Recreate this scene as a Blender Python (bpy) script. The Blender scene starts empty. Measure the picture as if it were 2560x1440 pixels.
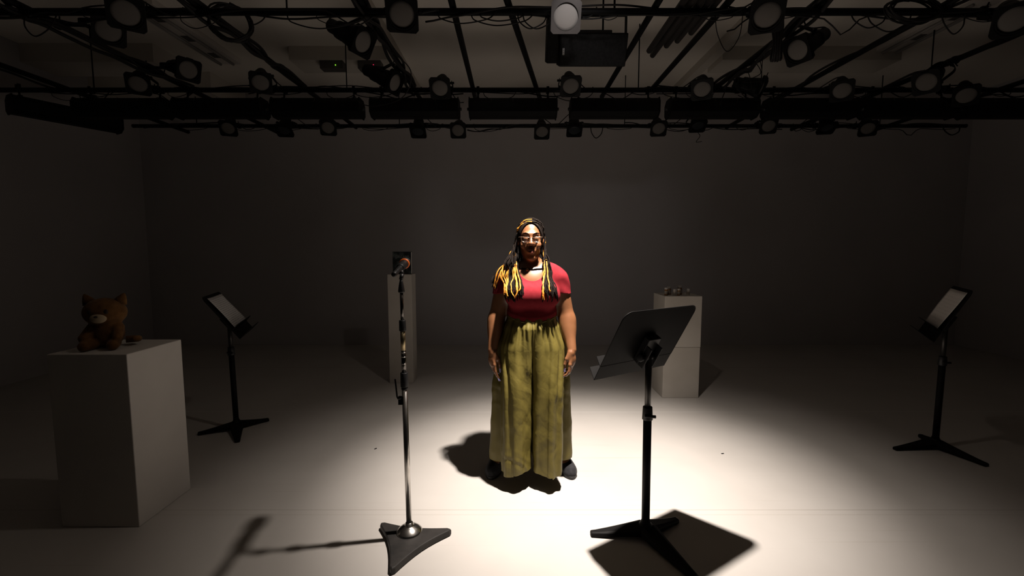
import bpy, bmesh, math, random
import numpy as np
from mathutils import Vector, Matrix, noise

# ------------------------------------------------------------------ camera, world, light, exposure
scene = bpy.context.scene
COL = scene.collection
PI = math.pi

cam_data = bpy.data.cameras.new('camera')
cam_data.sensor_width = 36.0
cam_data.lens = 36.0 * 1138.0 / 2560.0
cam_data.clip_start = 0.05
camera = bpy.data.objects.new('camera', cam_data)
COL.objects.link(camera)
camera.location = (0.0, 0.0, 1.48)
camera.rotation_euler = (math.radians(90.0) - math.atan(100.0 / 1138.0), 0.0, 0.0)
scene.camera = camera

world = bpy.data.worlds.new('world')
scene.world = world
world.use_nodes = True
world.node_tree.nodes['Background'].inputs['Color'].default_value = (0, 0, 0, 1)
world.node_tree.nodes['Background'].inputs['Strength'].default_value = 0.0

scene.view_settings.view_transform = 'Standard'
scene.view_settings.look = 'None'
scene.view_settings.exposure = 0.0
scene.view_settings.gamma = 1.0
scene.view_settings.use_curve_mapping = False

SPOT = Vector((0.42, 2.40, 3.06))


def spot(name, loc, target, power, angle, blend, radius, color):
    d = bpy.data.lights.new(name, 'SPOT')
    d.energy = power
    d.spot_size = math.radians(angle)
    d.spot_blend = blend
    d.shadow_soft_size = radius
    d.color = color
    o = bpy.data.objects.new(name, d)
    COL.objects.link(o)
    o.location = loc
    o.rotation_euler = (Vector(target) - Vector(loc)).to_track_quat('-Z', 'Y').to_euler()
    return o


# the one lit lantern hangs on the grid just above the picture: its hot core, its soft field and its wide spill
spot('stage_spot_core', SPOT, (0.50, 2.82, 0.0), 860.0, 63.0, 1.0, 0.040, (1.0, 0.90, 0.82))
spot('stage_spot_field', SPOT, (0.46, 2.76, 0.0), 270.0, 84.0, 1.0, 0.040, (1.0, 0.89, 0.80))
spot('stage_spot_spill', SPOT, (0.30, 2.70, 0.0), 24.0, 150.0, 1.0, 0.040, (1.0, 0.86, 0.74))

spot('stage_spot_scatter', SPOT, (0.62, 6.88, 1.45), 10.0, 60.0, .7, 0.040, (1.0, 0.93, 0.92))

# ------------------------------------------------------------------ helpers


def tag(o, label=None, cat=None, group=None, kind=None):
    if label:
        o['label'] = label
    if cat:
        o['category'] = cat
    if group:
        o['group'] = group
    if kind:
        o['kind'] = kind
    return o


def thing(name, label, cat, loc=(0, 0, 0), rotz=0.0, group=None):
    o = bpy.data.objects.new(name, None)
    o.empty_display_size = 0.05
    COL.objects.link(o)
    o.location = loc
    o.rotation_euler = (0, 0, rotz)
    return tag(o, label, cat, group)


class MB:
    """collects shapes into one mesh"""

    def __init__(self):
        self.v = []
        self.f = []
        self.s = []

    def add(self, vs, fs, smooth=False, M=None):
        b = len(self.v)
        for p in vs:
            p = Vector(p)
            self.v.append(tuple(M @ p) if M is not None else tuple(p))
        for q in fs:
            self.f.append([b + i for i in q])
            self.s.append(smooth)
        return self

    def box(self, c, size, M=None, R=None):
        x, y, z = size[0] / 2, size[1] / 2, size[2] / 2
        vs = [Vector((sx * x, sy * y, sz * z)) for sz in (-1, 1) for sy in (-1, 1) for sx in (-1, 1)]
        if R is not None:
            vs = [R @ p for p in vs]
        vs = [p + Vector(c) for p in vs]
        fs = [(0, 2, 3, 1), (4, 5, 7, 6), (0, 1, 5, 4), (2, 6, 7, 3), (0, 4, 6, 2), (1, 3, 7, 5)]
        return self.add(vs, fs, False, M)

    def lathe(self, prof, n=24, M=None, smooth=True, caps=True):
        """prof: (r, z) list along +Z"""
        vs, fs = [], []
        m = len(prof)
        for r, z in prof:
            for k in range(n):
                a = 2 * PI * k / n
                vs.append((r * math.cos(a), r * math.sin(a), z))
        for i in range(m - 1):
            for k in range(n):
                k2 = (k + 1) % n
                fs.append((i * n + k, i * n + k2, (i + 1) * n + k2, (i + 1) * n + k))
        if caps:
            if prof[0][0] > 1e-5:
                fs.append(tuple(reversed(range(n))))
            if prof[-1][0] > 1e-5:
                fs.append(tuple((m - 1) * n + k for k in range(n)))
        return self.add(vs, fs, smooth, M)

    def cyl(self, a, b, r, r2=None, n=20, M=None):
        a, b = Vector(a), Vector(b)
        d = b - a
        Q = Matrix.Translation(a) @ d.to_track_quat('Z', 'Y').to_matrix().to_4x4()
        if M is not None:
            Q = M @ Q
        return self.lathe([(r, 0), (r if r2 is None else r2, d.length)], n, Q)

    def tube(self, pts, r, n=8, M=None, closed=False):
        pts = [Vector(p) for p in pts]
        m = len(pts)
        rs = list(r) if hasattr(r, '__len__') else [r] * m
        vs, fs = [], []
        ref = None
        for i, p in enumerate(pts):
            if closed:
                t = pts[(i + 1) % m] - pts[i - 1]
            else:
                t = pts[min(i + 1, m - 1)] - pts[max(i - 1, 0)]
            if t.length < 1e-9:
                t = Vector((0, 0, 1))
            t.normalize()
            if ref is None:
                ref = Vector((0, 0, 1)) if abs(t.z) < 0.9 else Vector((1, 0, 0))
            u = ref - t * ref.dot(t)
            if u.length < 1e-6:
                u = t.orthogonal()
            u.normalize()
            ref = u
            w = t.cross(u)
            for k in range(n):
                a = 2 * PI * k / n
                vs.append(p + (u * math.cos(a) + w * math.sin(a)) * rs[i])
        seg = m if closed else m - 1
        for i in range(seg):
            j = (i + 1) % m
            for k in range(n):
                k2 = (k + 1) % n
                fs.append((i * n + k, i * n + k2, j * n + k2, j * n + k))
        if not closed:
            fs.append(tuple(reversed(range(n))))
            fs.append(tuple((m - 1) * n + k for k in range(n)))
        return self.add(vs, fs, True, M)

    def prism(self, poly, z0, z1, M=None, top_inset=None):
        """poly in XY, extruded z0..z1; top_inset: the top ring is scaled about the centroid"""
        n = len(poly)
        cx = sum(p[0] for p in poly) / n
        cy = sum(p[1] for p in poly) / n
        vs = [(p[0], p[1], z0) for p in poly]
        if top_inset:
            h, k = top_inset
            vs += [(p[0], p[1], z1 - h) for p in poly]
            vs += [(cx + (p[0] - cx) * k, cy + (p[1] - cy) * k, z1) for p in poly]
            rings = 3
        else:
            vs += [(p[0], p[1], z1) for p in poly]
            rings = 2
        fs = [tuple(reversed(range(n))), tuple((rings - 1) * n + i for i in range(n))]
        for r in range(rings - 1):
            for i in range(n):
                j = (i + 1) % n
                fs.append((r * n + i, r * n + j, (r + 1) * n + j, (r + 1) * n + i))
        return self.add(vs, fs, False, M)

    def ball(self, c, rad, n=16, M=None):
        rx, ry, rz = rad if hasattr(rad, '__len__') else (rad,) * 3
        prof = [(math.sin(PI * i / n), -math.cos(PI * i / n)) for i in range(n + 1)]
        Q = Matrix.Translation(c) @ Matrix.Diagonal((rx, ry, rz, 1))
        if M is not None:
            Q = M @ Q
        return self.lathe([(max(r, 1e-4), z) for r, z in prof], 2 * n, Q, True, True)

    def mesh(self, name):
        me = bpy.data.meshes.new(name)
        me.from_pydata(self.v, [], self.f)
        me.polygons.foreach_set('use_smooth', self.s)
        me.update()
        return me

    def build(self, name, mat, parent=None, M=None, bevel=0.0, label=None):
        return put(name, self.mesh(name), mat, parent, M, bevel, label)


def put(name, me, mat, parent=None, M=None, bevel=0.0, label=None):
    if mat is not None and not me.materials:
        me.materials.append(mat)
    o = bpy.data.objects.new(name, me)
    COL.objects.link(o)
    if parent is not None:
        o.parent = parent
    if M is not None:
        o.matrix_local = M
    if bevel:
        b = o.modifiers.new('bevel', 'BEVEL')
        b.width = bevel
        b.segments = 2
        b.limit_method = 'ANGLE'
    if label:
        o['label'] = label
    return o


def struct(name, mb, mat, label=None, bevel=0.0):
    return tag(mb.build(name, mat, None, None, bevel), label, None, None, 'structure')


# ------------------------------------------------------------------ materials
def principled(name, color, rough=0.5, metal=0.0, spec=0.5, **kw):
    m = bpy.data.materials.new(name)
    m.use_nodes = True
    b = m.node_tree.nodes['Principled BSDF']
    b.inputs['Base Color'].default_value = (*color, 1)
    b.inputs['Roughness'].default_value = rough
    b.inputs['Metallic'].default_value = metal
    b.inputs['Specular IOR Level'].default_value = spec
    for k, v in kw.items():
        b.inputs[k.replace('_', ' ')].default_value = v
    return m


def N(m, kind, **kw):
    n = m.node_tree.nodes.new(kind)
    for k, v in kw.items():
        if k in n.inputs:
            n.inputs[k].default_value = v
        else:
            setattr(n, k, v)
    return n


def L(m, a, b):
    m.node_tree.links.new(a, b)


def mottle(m, c1, c2, scale, detail=6.0, bump=0.0, dist=0.002, bscale=None, lo=0.35, hi=0.65):
    """colour variation by noise and an optional bump, in object coordinates"""
    b = m.node_tree.nodes['Principled BSDF']
    tc = N(m, 'ShaderNodeTexCoord')
    nz = N(m, 'ShaderNodeTexNoise', Scale=scale, Detail=detail)
    L(m, tc.outputs['Object'], nz.inputs['Vector'])
    rp = N(m, 'ShaderNodeValToRGB')
    rp.color_ramp.elements[0].position = lo
    rp.color_ramp.elements[1].position = hi
    rp.color_ramp.elements[0].color = (*c1, 1)
    rp.color_ramp.elements[1].color = (*c2, 1)
    L(m, nz.outputs['Fac'], rp.inputs['Fac'])
    L(m, rp.outputs['Color'], b.inputs['Base Color'])
    if bump:
        n2 = N(m, 'ShaderNodeTexNoise', Scale=bscale or scale * 4, Detail=4.0)
        L(m, tc.outputs['Object'], n2.inputs['Vector'])
        bp = N(m, 'ShaderNodeBump', Strength=bump, Distance=dist)
        L(m, n2.outputs['Fac'], bp.inputs['Height'])
        L(m, bp.outputs['Normal'], b.inputs['Normal'])
    return m


M = {}
M['wall'] = mottle(principled('wall_paint', (.5, .48, .46), .85, spec=.2), (.47, .45, .455), (.50, .48, .485), 1.3, 6, .08, .002, 90)
M['ceiling'] = mottle(principled('ceiling_paint', (.6, .58, .55), .9, spec=.2), (.76, .71, .64), (.84, .79, .72), .8, 5, .05, .002, 60)
M['bounce_cut'] = principled('bounce_cut_wall', (.04, .038, .036), .9, spec=.1)  # unseen front wall, its dark tone made up to weaken bounced light
M['beam'] = principled('beam_paint', (.62, .58, .52), .8, spec=.2)
M['plinth'] = mottle(principled('plinth_paint', (.7, .67, .62), .6, spec=.3), (.58, .55, .515), (.63, .60, .56), 3.0, 6, .05, .001, 120)
M['plinth_grey'] = mottle(principled('plinth_aged_paint', (.6, .56, .5), .65, spec=.3), (.44, .405, .36), (.50, .465, .42), 3.0, 6, .05, .001, 120)
M['black_metal'] = mottle(principled('black_enamel', (.003, .003, .003), .6, spec=.15), (.0025, .0025, .0025), (.005, .005, .005), 6, 5, .06, .001, 200)
M['stand_black'] = mottle(principled('stand_enamel', (.007, .0066, .0062), .6, spec=.12), (.0035, .0033, .0032), (.0065, .006, .0058), 9, 5, .08, .0006, 260)
M['cast_iron'] = mottle(principled('cast_iron', (.035, .032, .03), .62, spec=.35), (.010, .009, .008), (.022, .019, .017), 14, 8, .25, .0015, 130)
M['chrome'] = mottle(principled('worn_chrome', (.55, .53, .5), .22, metal=1.0), (.48, .46, .43), (.62, .6, .57), 18, 6)
M['dark_chrome'] = principled('dark_chrome', (.16, .15, .14), .2, metal=1.0)
M['stand_pole'] = principled('worn_dark_steel', (.05, .047, .044), .38, metal=.7)
M['brass'] = principled('worn_brass', (.42, .34, .2), .35, metal=1.0)
M['lens'] = mottle(principled('stippled_lens', (.36, .34, .32), .8, spec=.15), (.15, .14, .13), (.19, .178, .165), 3, 3, .2, .002, 90)
M['bright_lens'] = mottle(principled('frosted_lens', (.8, .76, .72), .8, spec=.15), (.30, .285, .27), (.34, .325, .305), 3, 3, .3, .002, 90)
M['dark_lens'] = principled('dark_lens', (.02, .024, .028), .3, spec=.5)
M['bare_metal'] = mottle(principled('bare_frame_metal', (.3, .27, .26), .7), (.07, .064, .061), (.09, .082, .078), 12, 5)
M['cable'] = principled('cable_rubber', (.012, .011, .011), .6, spec=.3)
M['plastic_black'] = principled('black_plastic', (.014, .014, .015), .45, spec=.4)
M['speaker'] = mottle(principled('speaker_cloth', (.010, .010, .010), .8, spec=.2), (.008, .008, .008), (.014, .014, .014), 60, 4, .2, .002, 300)
M['white_mark'] = principled('white_print', (.6, .6, .6), .6)
M['steel_pipe'] = principled('spare_pipe_steel', (.035, .032, .03), .5, metal=.3)
M['white_metal'] = principled('white_enamel', (.6, .56, .52), .55)
M['slot_dark'] = principled('slot_dark', (.08, .075, .07), .7)

# floor: pale dance vinyl in sheets, seams across the room, faint scuffs
m = principled('floor_vinyl', (.78, .74, .69), .42, spec=.35)
b = m.node_tree.nodes['Principled BSDF']
tc = N(m, 'ShaderNodeTexCoord')
nz = N(m, 'ShaderNodeTexNoise', Scale=2.2, Detail=8.0)
L(m, tc.outputs['Object'], nz.inputs['Vector'])
rp = N(m, 'ShaderNodeValToRGB')
rp.color_ramp.elements[0].position = .3
rp.color_ramp.elements[1].position = .7
rp.color_ramp.elements[0].color = (.455, .43, .40, 1)
rp.color_ramp.elements[1].color = (.49, .465, .435, 1)
L(m, nz.outputs['Fac'], rp.inputs['Fac'])
mp = N(m, 'ShaderNodeMapping')
mp.inputs['Scale'].default_value = (.6, 30, 1)
L(m, tc.outputs['Object'], mp.inputs['Vector'])
sc = N(m, 'ShaderNodeTexNoise', Scale=1.4, Detail=8.0)
L(m, mp.outputs['Vector'], sc.inputs['Vector'])
rs = N(m, 'ShaderNodeValToRGB')
rs.color_ramp.elements[0].position = .64
rs.color_ramp.elements[1].position = .80
rs.color_ramp.elements[0].color = (1, 1, 1, 1)
rs.color_ramp.elements[1].color = (.88, .86, .83, 1)
L(m, sc.outputs['Fac'], rs.inputs['Fac'])
mx = N(m, 'ShaderNodeMix', data_type='RGBA', blend_type='MULTIPLY')
mx.inputs['Factor'].default_value = 1
L(m, rp.outputs['Color'], mx.inputs[6])
L(m, rs.outputs['Color'], mx.inputs[7])
sep = N(m, 'ShaderNodeSeparateXYZ')
L(m, tc.outputs['Object'], sep.inputs['Vector'])
last = mx.outputs[2]
for y0, w, col in ((2.462, .004, (.40, .373, .34)), (2.415, .003, (.42, .394, .36)), (4.01, .004, (.57, .55, .525)), (5.56, .005, (.37, .35, .31)), (.9, .004, (.34, .31, .27))):
    a = N(m, 'ShaderNodeMath', operation='SUBTRACT')
    a.inputs[1].default_value = y0
    L(m, sep.outputs['Y'], a.inputs[0])
    ab = N(m, 'ShaderNodeMath', operation='ABSOLUTE')
    L(m, a.outputs[0], ab.inputs[0])
    lt = N(m, 'ShaderNodeMath', operation='LESS_THAN')
    lt.inputs[1].default_value = w
    L(m, ab.outputs[0], lt.inputs[0])
    mm = N(m, 'ShaderNodeMix', data_type='RGBA')
    L(m, lt.outputs[0], mm.inputs['Factor'])
    L(m, last, mm.inputs[6])
    mm.inputs[7].default_value = (*col, 1)
    last = mm.outputs[2]
# unseen near floor, made black only to keep bounce light down
nr_ = N(m, 'ShaderNodeMath', operation='LESS_THAN')
nr_.inputs[1].default_value = 1.62
L(m, sep.outputs['Y'], nr_.inputs[0])
mh = N(m, 'ShaderNodeMix', data_type='RGBA')
L(m, nr_.outputs[0], mh.inputs['Factor'])
L(m, last, mh.inputs[6])
mh.inputs[7].default_value = (.02, .019, .018, 1)
last = mh.outputs[2]
L(m, last, b.inputs['Base Color'])
bn = N(m, 'ShaderNodeTexNoise', Scale=160.0, Detail=3.0)
L(m, tc.outputs['Object'], bn.inputs['Vector'])
bp = N(m, 'ShaderNodeBump', Strength=.06, Distance=.001)
L(m, bn.outputs['Fac'], bp.inputs['Height'])
L(m, bp.outputs['Normal'], b.inputs['Normal'])
M['floor'] = m

# ------------------------------------------------------------------ the room
X0, X1, Y0, Y1, H = -5.49, 6.78, -2.6, 6.885, 3.75
W = X1 - X0
D = Y1 - Y0
cx, cy = (X0 + X1) / 2, (Y0 + Y1) / 2
struct('floor', MB().box((cx, cy, -.05), (W + .2, D + .2, .1)), M['floor'], 'pale vinyl stage floor laid in sheets with thin seams')
struct('ceiling', MB().box((cx, cy, H + .05), (W + .2, D + .2, .1)), M['ceiling'], 'pale painted ceiling above the lighting grid')
struct('wall_back', MB().box((cx, Y1 + .05, H / 2), (W + .2, .1, H)), M['wall'], 'plain pale back wall behind the person')
struct('wall_left', MB().box((X0 - .05, cy, H / 2), (.1, D, H)), M['wall'], 'plain pale side wall behind the left plinth')
struct('wall_right', MB().box((X1 + .05, cy, H / 2), (.1, D, H)), M['wall'], 'plain pale side wall behind the right music stand')
struct('wall_front', MB().box((cx, Y0 - .05, H / 2), (W + .2, .1, H)), M['bounce_cut'], 'unseen wall behind the photographer, made dark to cut bounce light')
# long ceiling battens and cross beams above the grid
for i, (x0, x1, y0, y1, z0) in enumerate((
        (-1.40, -1.29, 0.4, 6.88, 3.66), (2.27, 2.38, 0.4, 6.88, 3.66),
        (-2.52, -1.40, 5.35, 5.75, 3.60), (2.38, 4.4, 5.35, 5.75, 3.60),
        (-5.49, -4.0, 5.28, 5.72, 3.55), (-5.49, -3.9, 6.1, 6.88, 3.48))):
    struct('trim_%d' % (i + 1), MB().box(((x0 + x1) / 2, (y0 + y1) / 2, (z0 + H) / 2), (x1 - x0, y1 - y0, H - z0)), M['beam'],
           ('long ceiling batten left of centre', 'long ceiling batten right of centre', 'short cross beam left of centre',
            'cross beam on the right of the ceiling', 'cross beam at the far left', 'boxed duct along the back at the far left')[i])

# ------------------------------------------------------------------ plinths and what stands on them


def plinth(label, x0, x1, y0, y1, z0, z1, mat, cat='plinth', group=None):
    c = ((x0 + x1) / 2, (y0 + y1) / 2, z0)
    o = MB().box((0, 0, (z1 - z0) / 2), (x1 - x0, y1 - y0, z1 - z0)).build('plinth', mat, None, Matrix.Translation(c), .004)
    return tag(o, label, cat, group)


plinth('large white square plinth on the floor at the left edge, stuffed cat on its top', -2.395, -1.982, 2.302, 2.690, 0, .935, M['plinth'])
plinth('tall narrow beige plinth behind the microphone stand, book standing on its top', -1.343, -1.083, 4.891, 5.10, 0, 1.197, M['plinth_grey'])
plinth('lower cube of the two-cube pale plinth behind the nearest music stand', 1.49, 1.848, 4.40, 4.745, 0, .507, M['plinth_grey'], 'plinth')
plinth('upper cube of the two-cube pale plinth, small bottles standing on it', 1.486, 1.850, 4.397, 4.748, .509, 1.014, M['plinth_grey'], 'plinth')

# book
cover = mottle(principled('book_cover', (.03, .036, .036), .4), (.010, .013, .014), (.10, .115, .115), 16, 8, lo=.5, hi=.72)
pages = principled('book_pages', (.55, .53, .5), .8)
bk = thing('book', 'dark green and black book standing upright on the tall narrow plinth', 'book', (-1.197, 4.975, 1.198), -.06)
cm = MB()
cm.box((0, -.018, .121), (.204, .003, .242))
cm.box((0, .018, .121), (.204, .003, .242))
cm.box((-.1005, 0, .121), (.003, .039, .242))
cm.build('cover', cover, bk, None, .001)
MB().box((.002, 0, .121), (.198, .032, .234)).build('page_block', pages, bk)
for txt, z, s, c in (('DREAMS', .172, .042, (.17, .18, .18)),):
    cu = bpy.data.curves.new('title_text', 'FONT')
    cu.body = txt
    cu.size = s
    cu.align_x = 'CENTER'
    cu.extrude = .0003
    tmp = bpy.data.objects.new('title_curve', cu)
    COL.objects.link(tmp)
    me = bpy.data.meshes.new_from_object(tmp.evaluated_get(bpy.context.evaluated_depsgraph_get()))
    bpy.data.objects.remove(tmp)
    me.materials.clear()
    put('title_lettering', me, principled('title_print', c, .5), bk, Matrix.Translation((.008, -.0203, z)) @ Matrix.Rotation(PI / 2, 4, 'X'), 0, 'grey title lettering')

# small bottles on the two-cube plinth
amber = principled('amber_plastic', (.20, .085, .018), .3)
ivory = principled('ivory_plastic', (.42, .39, .34), .4)
capm = principled('cap_white', (.36, .34, .32), .5)
labelm = principled('paper_label', (.26, .225, .185), .7)
spots = [
    (1.520, 4.47, .017, .078, amber, 'amber bottle with white cap, leftmost of the bottles on the two-cube plinth'),
    (1.572, 4.54, .020, .082, amber, 'wide amber bottle with white cap, back row, second from the left'),
    (1.595, 4.45, .015, .064, ivory, 'short pale bottle with white cap in front of the bottle group'),
    (1.640, 4.46, .016, .068, amber, 'short amber bottle in the middle of the bottle group front row'),
    (1.678, 4.54, .023, .092, amber, 'widest and tallest amber bottle at the back of the bottle group'),
    (1.712, 4.60, .014, .078, amber, 'slim amber bottle peeping out behind the tallest bottle'),
    (1.738, 4.47, .015, .068, ivory, 'pale bottle standing alone, rightmost on the two-cube plinth')]
for x, y, r, h, mt, lab in spots:
    t = thing('pill_bottle', lab, 'bottle', (x, y, 1.0145), 0, 'small bottles on the two-cube plinth')
    MB().lathe([(r * .95, 0), (r, .003), (r, h * .68), (r * .8, h * .74), (r * .8, h * .78)], 20).build('bottle_body', mt, t)
    MB().lathe([(r * .96, h * .76), (r * 1.0, h * .78), (r * 1.0, h * .98), (r * .9, h)], 20).build('cap', capm, t)
    MB().lathe([(r * 1.02, h * .16), (r * 1.02, h * .58)], 20, None, True, False).build('paper_label', labelm, t)

# ------------------------------------------------------------------ signed distance tools (figures)


def smin(a, b, k):
    h = np.maximum(k - np.abs(a - b), 0.0) / k
    return np.minimum(a, b) - h * h * k * .25


def smax(a, b, k):
    return -smin(-a, -b, k)


def ell(c, r, R=None):
    c = np.array(c, float)
    r = np.array(r, float) if hasattr(r, '__len__') else np.array([r, r, r], float)

    def f(x, y, z):
        p = [x - c[0], y - c[1], z - c[2]]
        if R is not None:
            p = [R[0][i] * p[0] + R[1][i] * p[1] + R[2][i] * p[2] for i in range(3)]
        k0 = np.sqrt((p[0] / r[0]) ** 2 + (p[1] / r[1]) ** 2 + (p[2] / r[2]) ** 2)
        k1 = np.sqrt((p[0] / r[0] ** 2) ** 2 + (p[1] / r[1] ** 2) ** 2 + (p[2] / r[2] ** 2) ** 2) + 1e-9
        return k0 * (k0 - 1.0) / k1
    e = float(r.max())
    return f, (c - e, c + e)


def cone(a, b, r1, r2):
    a = np.array(a, float)
    b = np.array(b, float)
    d = b - a
    dd = float(d @ d)

    def f(x, y, z):
        t = ((x - a[0]) * d[0] + (y - a[1]) * d[1] + (z - a[2]) * d[2]) / dd
        t = np.clip(t, 0, 1)
        return np.sqrt((x - a[0] - t * d[0]) ** 2 + (y - a[1] - t * d[1]) ** 2 + (z - a[2] - t * d[2]) ** 2) - (r1 + (r2 - r1) * t)
    e = max(r1, r2)
    return f, (np.minimum(a, b) - e, np.maximum(a, b) + e)


class Field:
    """a list of (prim, blend, sign); sampled on a grid or at points"""

    def __init__(self):
        self.p = []

    def add(self, prim, k=.02, op=1):
        self.p.append((prim[0], prim[1], k, op))
        return self

    def at(self, x, y, z):
        d = np.full(np.broadcast(x, y, z).shape, 1.0)
        for f, bb, k, op in self.p:
            v = f(x, y, z)
            d = smin(d, v, k) if op > 0 else smax(d, -v, k)
        return d

    def grid(self, xs, ys, zs):
        d = np.full((len(xs), len(ys), len(zs)), .2, np.float32)
        for f, (lo, hi), k, op in self.p:
            g = k + .03
            i0, i1 = np.searchsorted(xs, lo[0] - g), np.searchsorted(xs, hi[0] + g)
            j0, j1 = np.searchsorted(ys, lo[1] - g), np.searchsorted(ys, hi[1] + g)
            k0, k1 = np.searchsorted(zs, lo[2] - g), np.searchsorted(zs, hi[2] + g)
            if i1 <= i0 or j1 <= j0 or k1 <= k0:
                continue
            v = f(xs[i0:i1, None, None], ys[None, j0:j1, None], zs[None, None, k0:k1]).astype(np.float32)
            s = d[i0:i1, j0:j1, k0:k1]
            d[i0:i1, j0:j1, k0:k1] = smin(s, v, k) if op > 0 else smax(s, -v, k)
        return d


def nets(Dm, xs, ys, zs, name):
    """naive surface nets on a rectilinear grid"""
    S = Dm < 0
    nx, ny, nz_ = S.shape
    cnt = np.zeros((nx - 1, ny - 1, nz_ - 1), np.int8)
    offs = [(a, b_, c) for a in (0, 1) for b_ in (0, 1) for c in (0, 1)]
    for a, b_, c in offs:
        cnt += S[a:nx - 1 + a, b_:ny - 1 + b_, c:nz_ - 1 + c]
    act = (cnt > 0) & (cnt < 8)
    idx = np.argwhere(act)
    ids = np.full(act.shape, -1, np.int32)
    ids[act] = np.arange(len(idx))
    vals = np.stack([Dm[idx[:, 0] + a, idx[:, 1] + b_, idx[:, 2] + c] for a, b_, c in offs], 1)
    acc = np.zeros((len(idx), 3))
    num = np.zeros(len(idx))
    for i in range(8):
        for j in range(i + 1, 8):
            oi, oj = np.array(offs[i]), np.array(offs[j])
            if np.abs(oi - oj).sum() != 1:
                continue
            va, vb = vals[:, i], vals[:, j]
            mk = (va < 0) != (vb < 0)
            t = np.where(mk, va / np.where(mk, va - vb, 1), 0)
            acc += np.where(mk[:, None], oi + t[:, None] * (oj - oi), 0)
            num += mk
    p = idx + acc / num[:, None]
    V = np.stack([np.interp(p[:, q], np.arange(len(g)), g) for q, g in enumerate((xs, ys, zs))], 1)
    F = []
    for ax in range(3):
        o1, o2 = [(1, 2), (2, 0), (0, 1)][ax]
        sl0 = [slice(None)] * 3
        sl1 = [slice(None)] * 3
        sl0[ax] = slice(0, -1)
        sl1[ax] = slice(1, None)
        A, B = S[tuple(sl0)], S[tuple(sl1)]
        e = np.argwhere(A != B)
        ok = (e[:, o1] > 0) & (e[:, o2] > 0) & (e[:, o1] < S.shape[o1] - 1) & (e[:, o2] < S.shape[o2] - 1)
        e = e[ok]
        neg = A[e[:, 0], e[:, 1], e[:, 2]]
        u1 = np.zeros(3, int)
        u1[o1] = 1
        u2 = np.zeros(3, int)
        u2[o2] = 1
        q = [ids[tuple((e - u1 - u2).T)], ids[tuple((e - u2).T)], ids[tuple(e.T)], ids[tuple((e - u1).T)]]
        Q = np.stack(q, 1)
        Q[~neg] = Q[~neg][:, ::-1]
        F.append(Q)
    F = np.concatenate(F)
    me = bpy.data.meshes.new(name)
    me.vertices.add(len(V))
    me.vertices.foreach_set('co', V.astype(np.float32).ravel())
    me.loops.add(len(F) * 4)
    me.loops.foreach_set('vertex_index', F.astype(np.int32).ravel())
    me.polygons.add(len(F))
    me.polygons.foreach_set('loop_start', np.arange(0, len(F) * 4, 4, dtype=np.int32))
    me.polygons.foreach_set('use_smooth', np.ones(len(F), bool))
    me.update(calc_edges=True)
    me.validate()
    return me


# ------------------------------------------------------------------ stuffed cat on the big plinth
plush = mottle(principled('tan_plush', (.3, .15, .05), .95, spec=.1, Sheen_Weight=.1), (.12, .055, .018), (.20, .10, .032), 26, 6, .5, .004, 160)
plush_pale = principled('cream_plush', (.42, .33, .22), .95, spec=.1)
dark_felt = principled('dark_felt', (.03, .017, .01), .8)
cat = thing('plush_cat', 'tan stuffed toy cat with pointed ears sitting on the large white plinth', 'stuffed toy', (-2.225, 2.475, .936), .30)
fc = Field()
fc.add(ell((0, 0, .078), (.075, .066, .08)), .02)
fc.add(ell((0, -.012, .195), (.098, .078, .078)), .025)
for s in (-1, 1):
    fc.add(cone((s * .045, -.04, .03), (s * .062, -.10, .026), .03, .027), .015)
    fc.add(cone((s * .06, -.02, .11), (s * .075, -.075, .065), .026, .022), .015)
xs, ys, zs = np.arange(-.13, .131, .005), np.arange(-.15, .11, .005), np.arange(-.01, .30, .005)
gd = np.maximum(fc.grid(xs, ys, zs), -zs[None, None, :].astype(np.float32))
put('cat_body', nets(gd, xs, ys, zs, 'cat_body'), plush, cat)
for s in (-1, 1):
    q = MB()
    q.lathe([(.034, 0), (.026, .022), (.012, .046), (.003, .056)], 14, Matrix.Translation((s * .068, -.005, .245)) @ Matrix.Rotation(s * .42, 4, 'Y') @ Matrix.Diagonal((1, .55, 1, 1)))
    q.build('ear', plush, cat)
    MB().ball((s * .036, -.082, .205), (.0105, .007, .0125), 8).build('eye', dark_felt, cat, None, 0, 'black bead eye')
MB().ball((0, -.082, .17), (.038, .022, .026), 10).build('muzzle', plush_pale, cat, None, 0, 'cream muzzle')
MB().ball((0, -.104, .181), (.009, .006, .006), 8).build('nose', dark_felt, cat, None, 0, 'dark nose')
q = MB()
q.tube([(.06, .045, .03), (.10, .06, .03), (.125, .03, .035), (.12, -.01, .04)], [.02, .02, .018, .014], 10)
q.build('tail', plush, cat)

# ------------------------------------------------------------------ music stands


def rounded(w, h, r, n=6):
    """outline of a plate with rounded top corners, centred, y up"""
    pts = [(-w / 2, -h / 2), (w / 2, -h / 2)]
    for k in range(n + 1):
        a = PI / 2 * k / n
        pts.append((w / 2 - r + r * math.cos(a), h / 2 - r + r * math.sin(a)))
    for k in range(n + 1):
        a = PI / 2 + PI / 2 * k / n
        pts.append((-w / 2 + r + r * math.cos(a), h / 2 - r + r * math.sin(a)))
    return pts


def desk_matrix(c, yaw, tilt):
    w = Vector((math.cos(yaw), math.sin(yaw), 0))
    n = Vector((math.sin(yaw), -math.cos(yaw), 0))
    up = -n * math.sin(tilt) + Vector((0, 0, math.cos(tilt)))
    nn = w.cross(up)
    return Matrix((w, up, nn)).transposed().to_4x4(), Vector(c)


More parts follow.
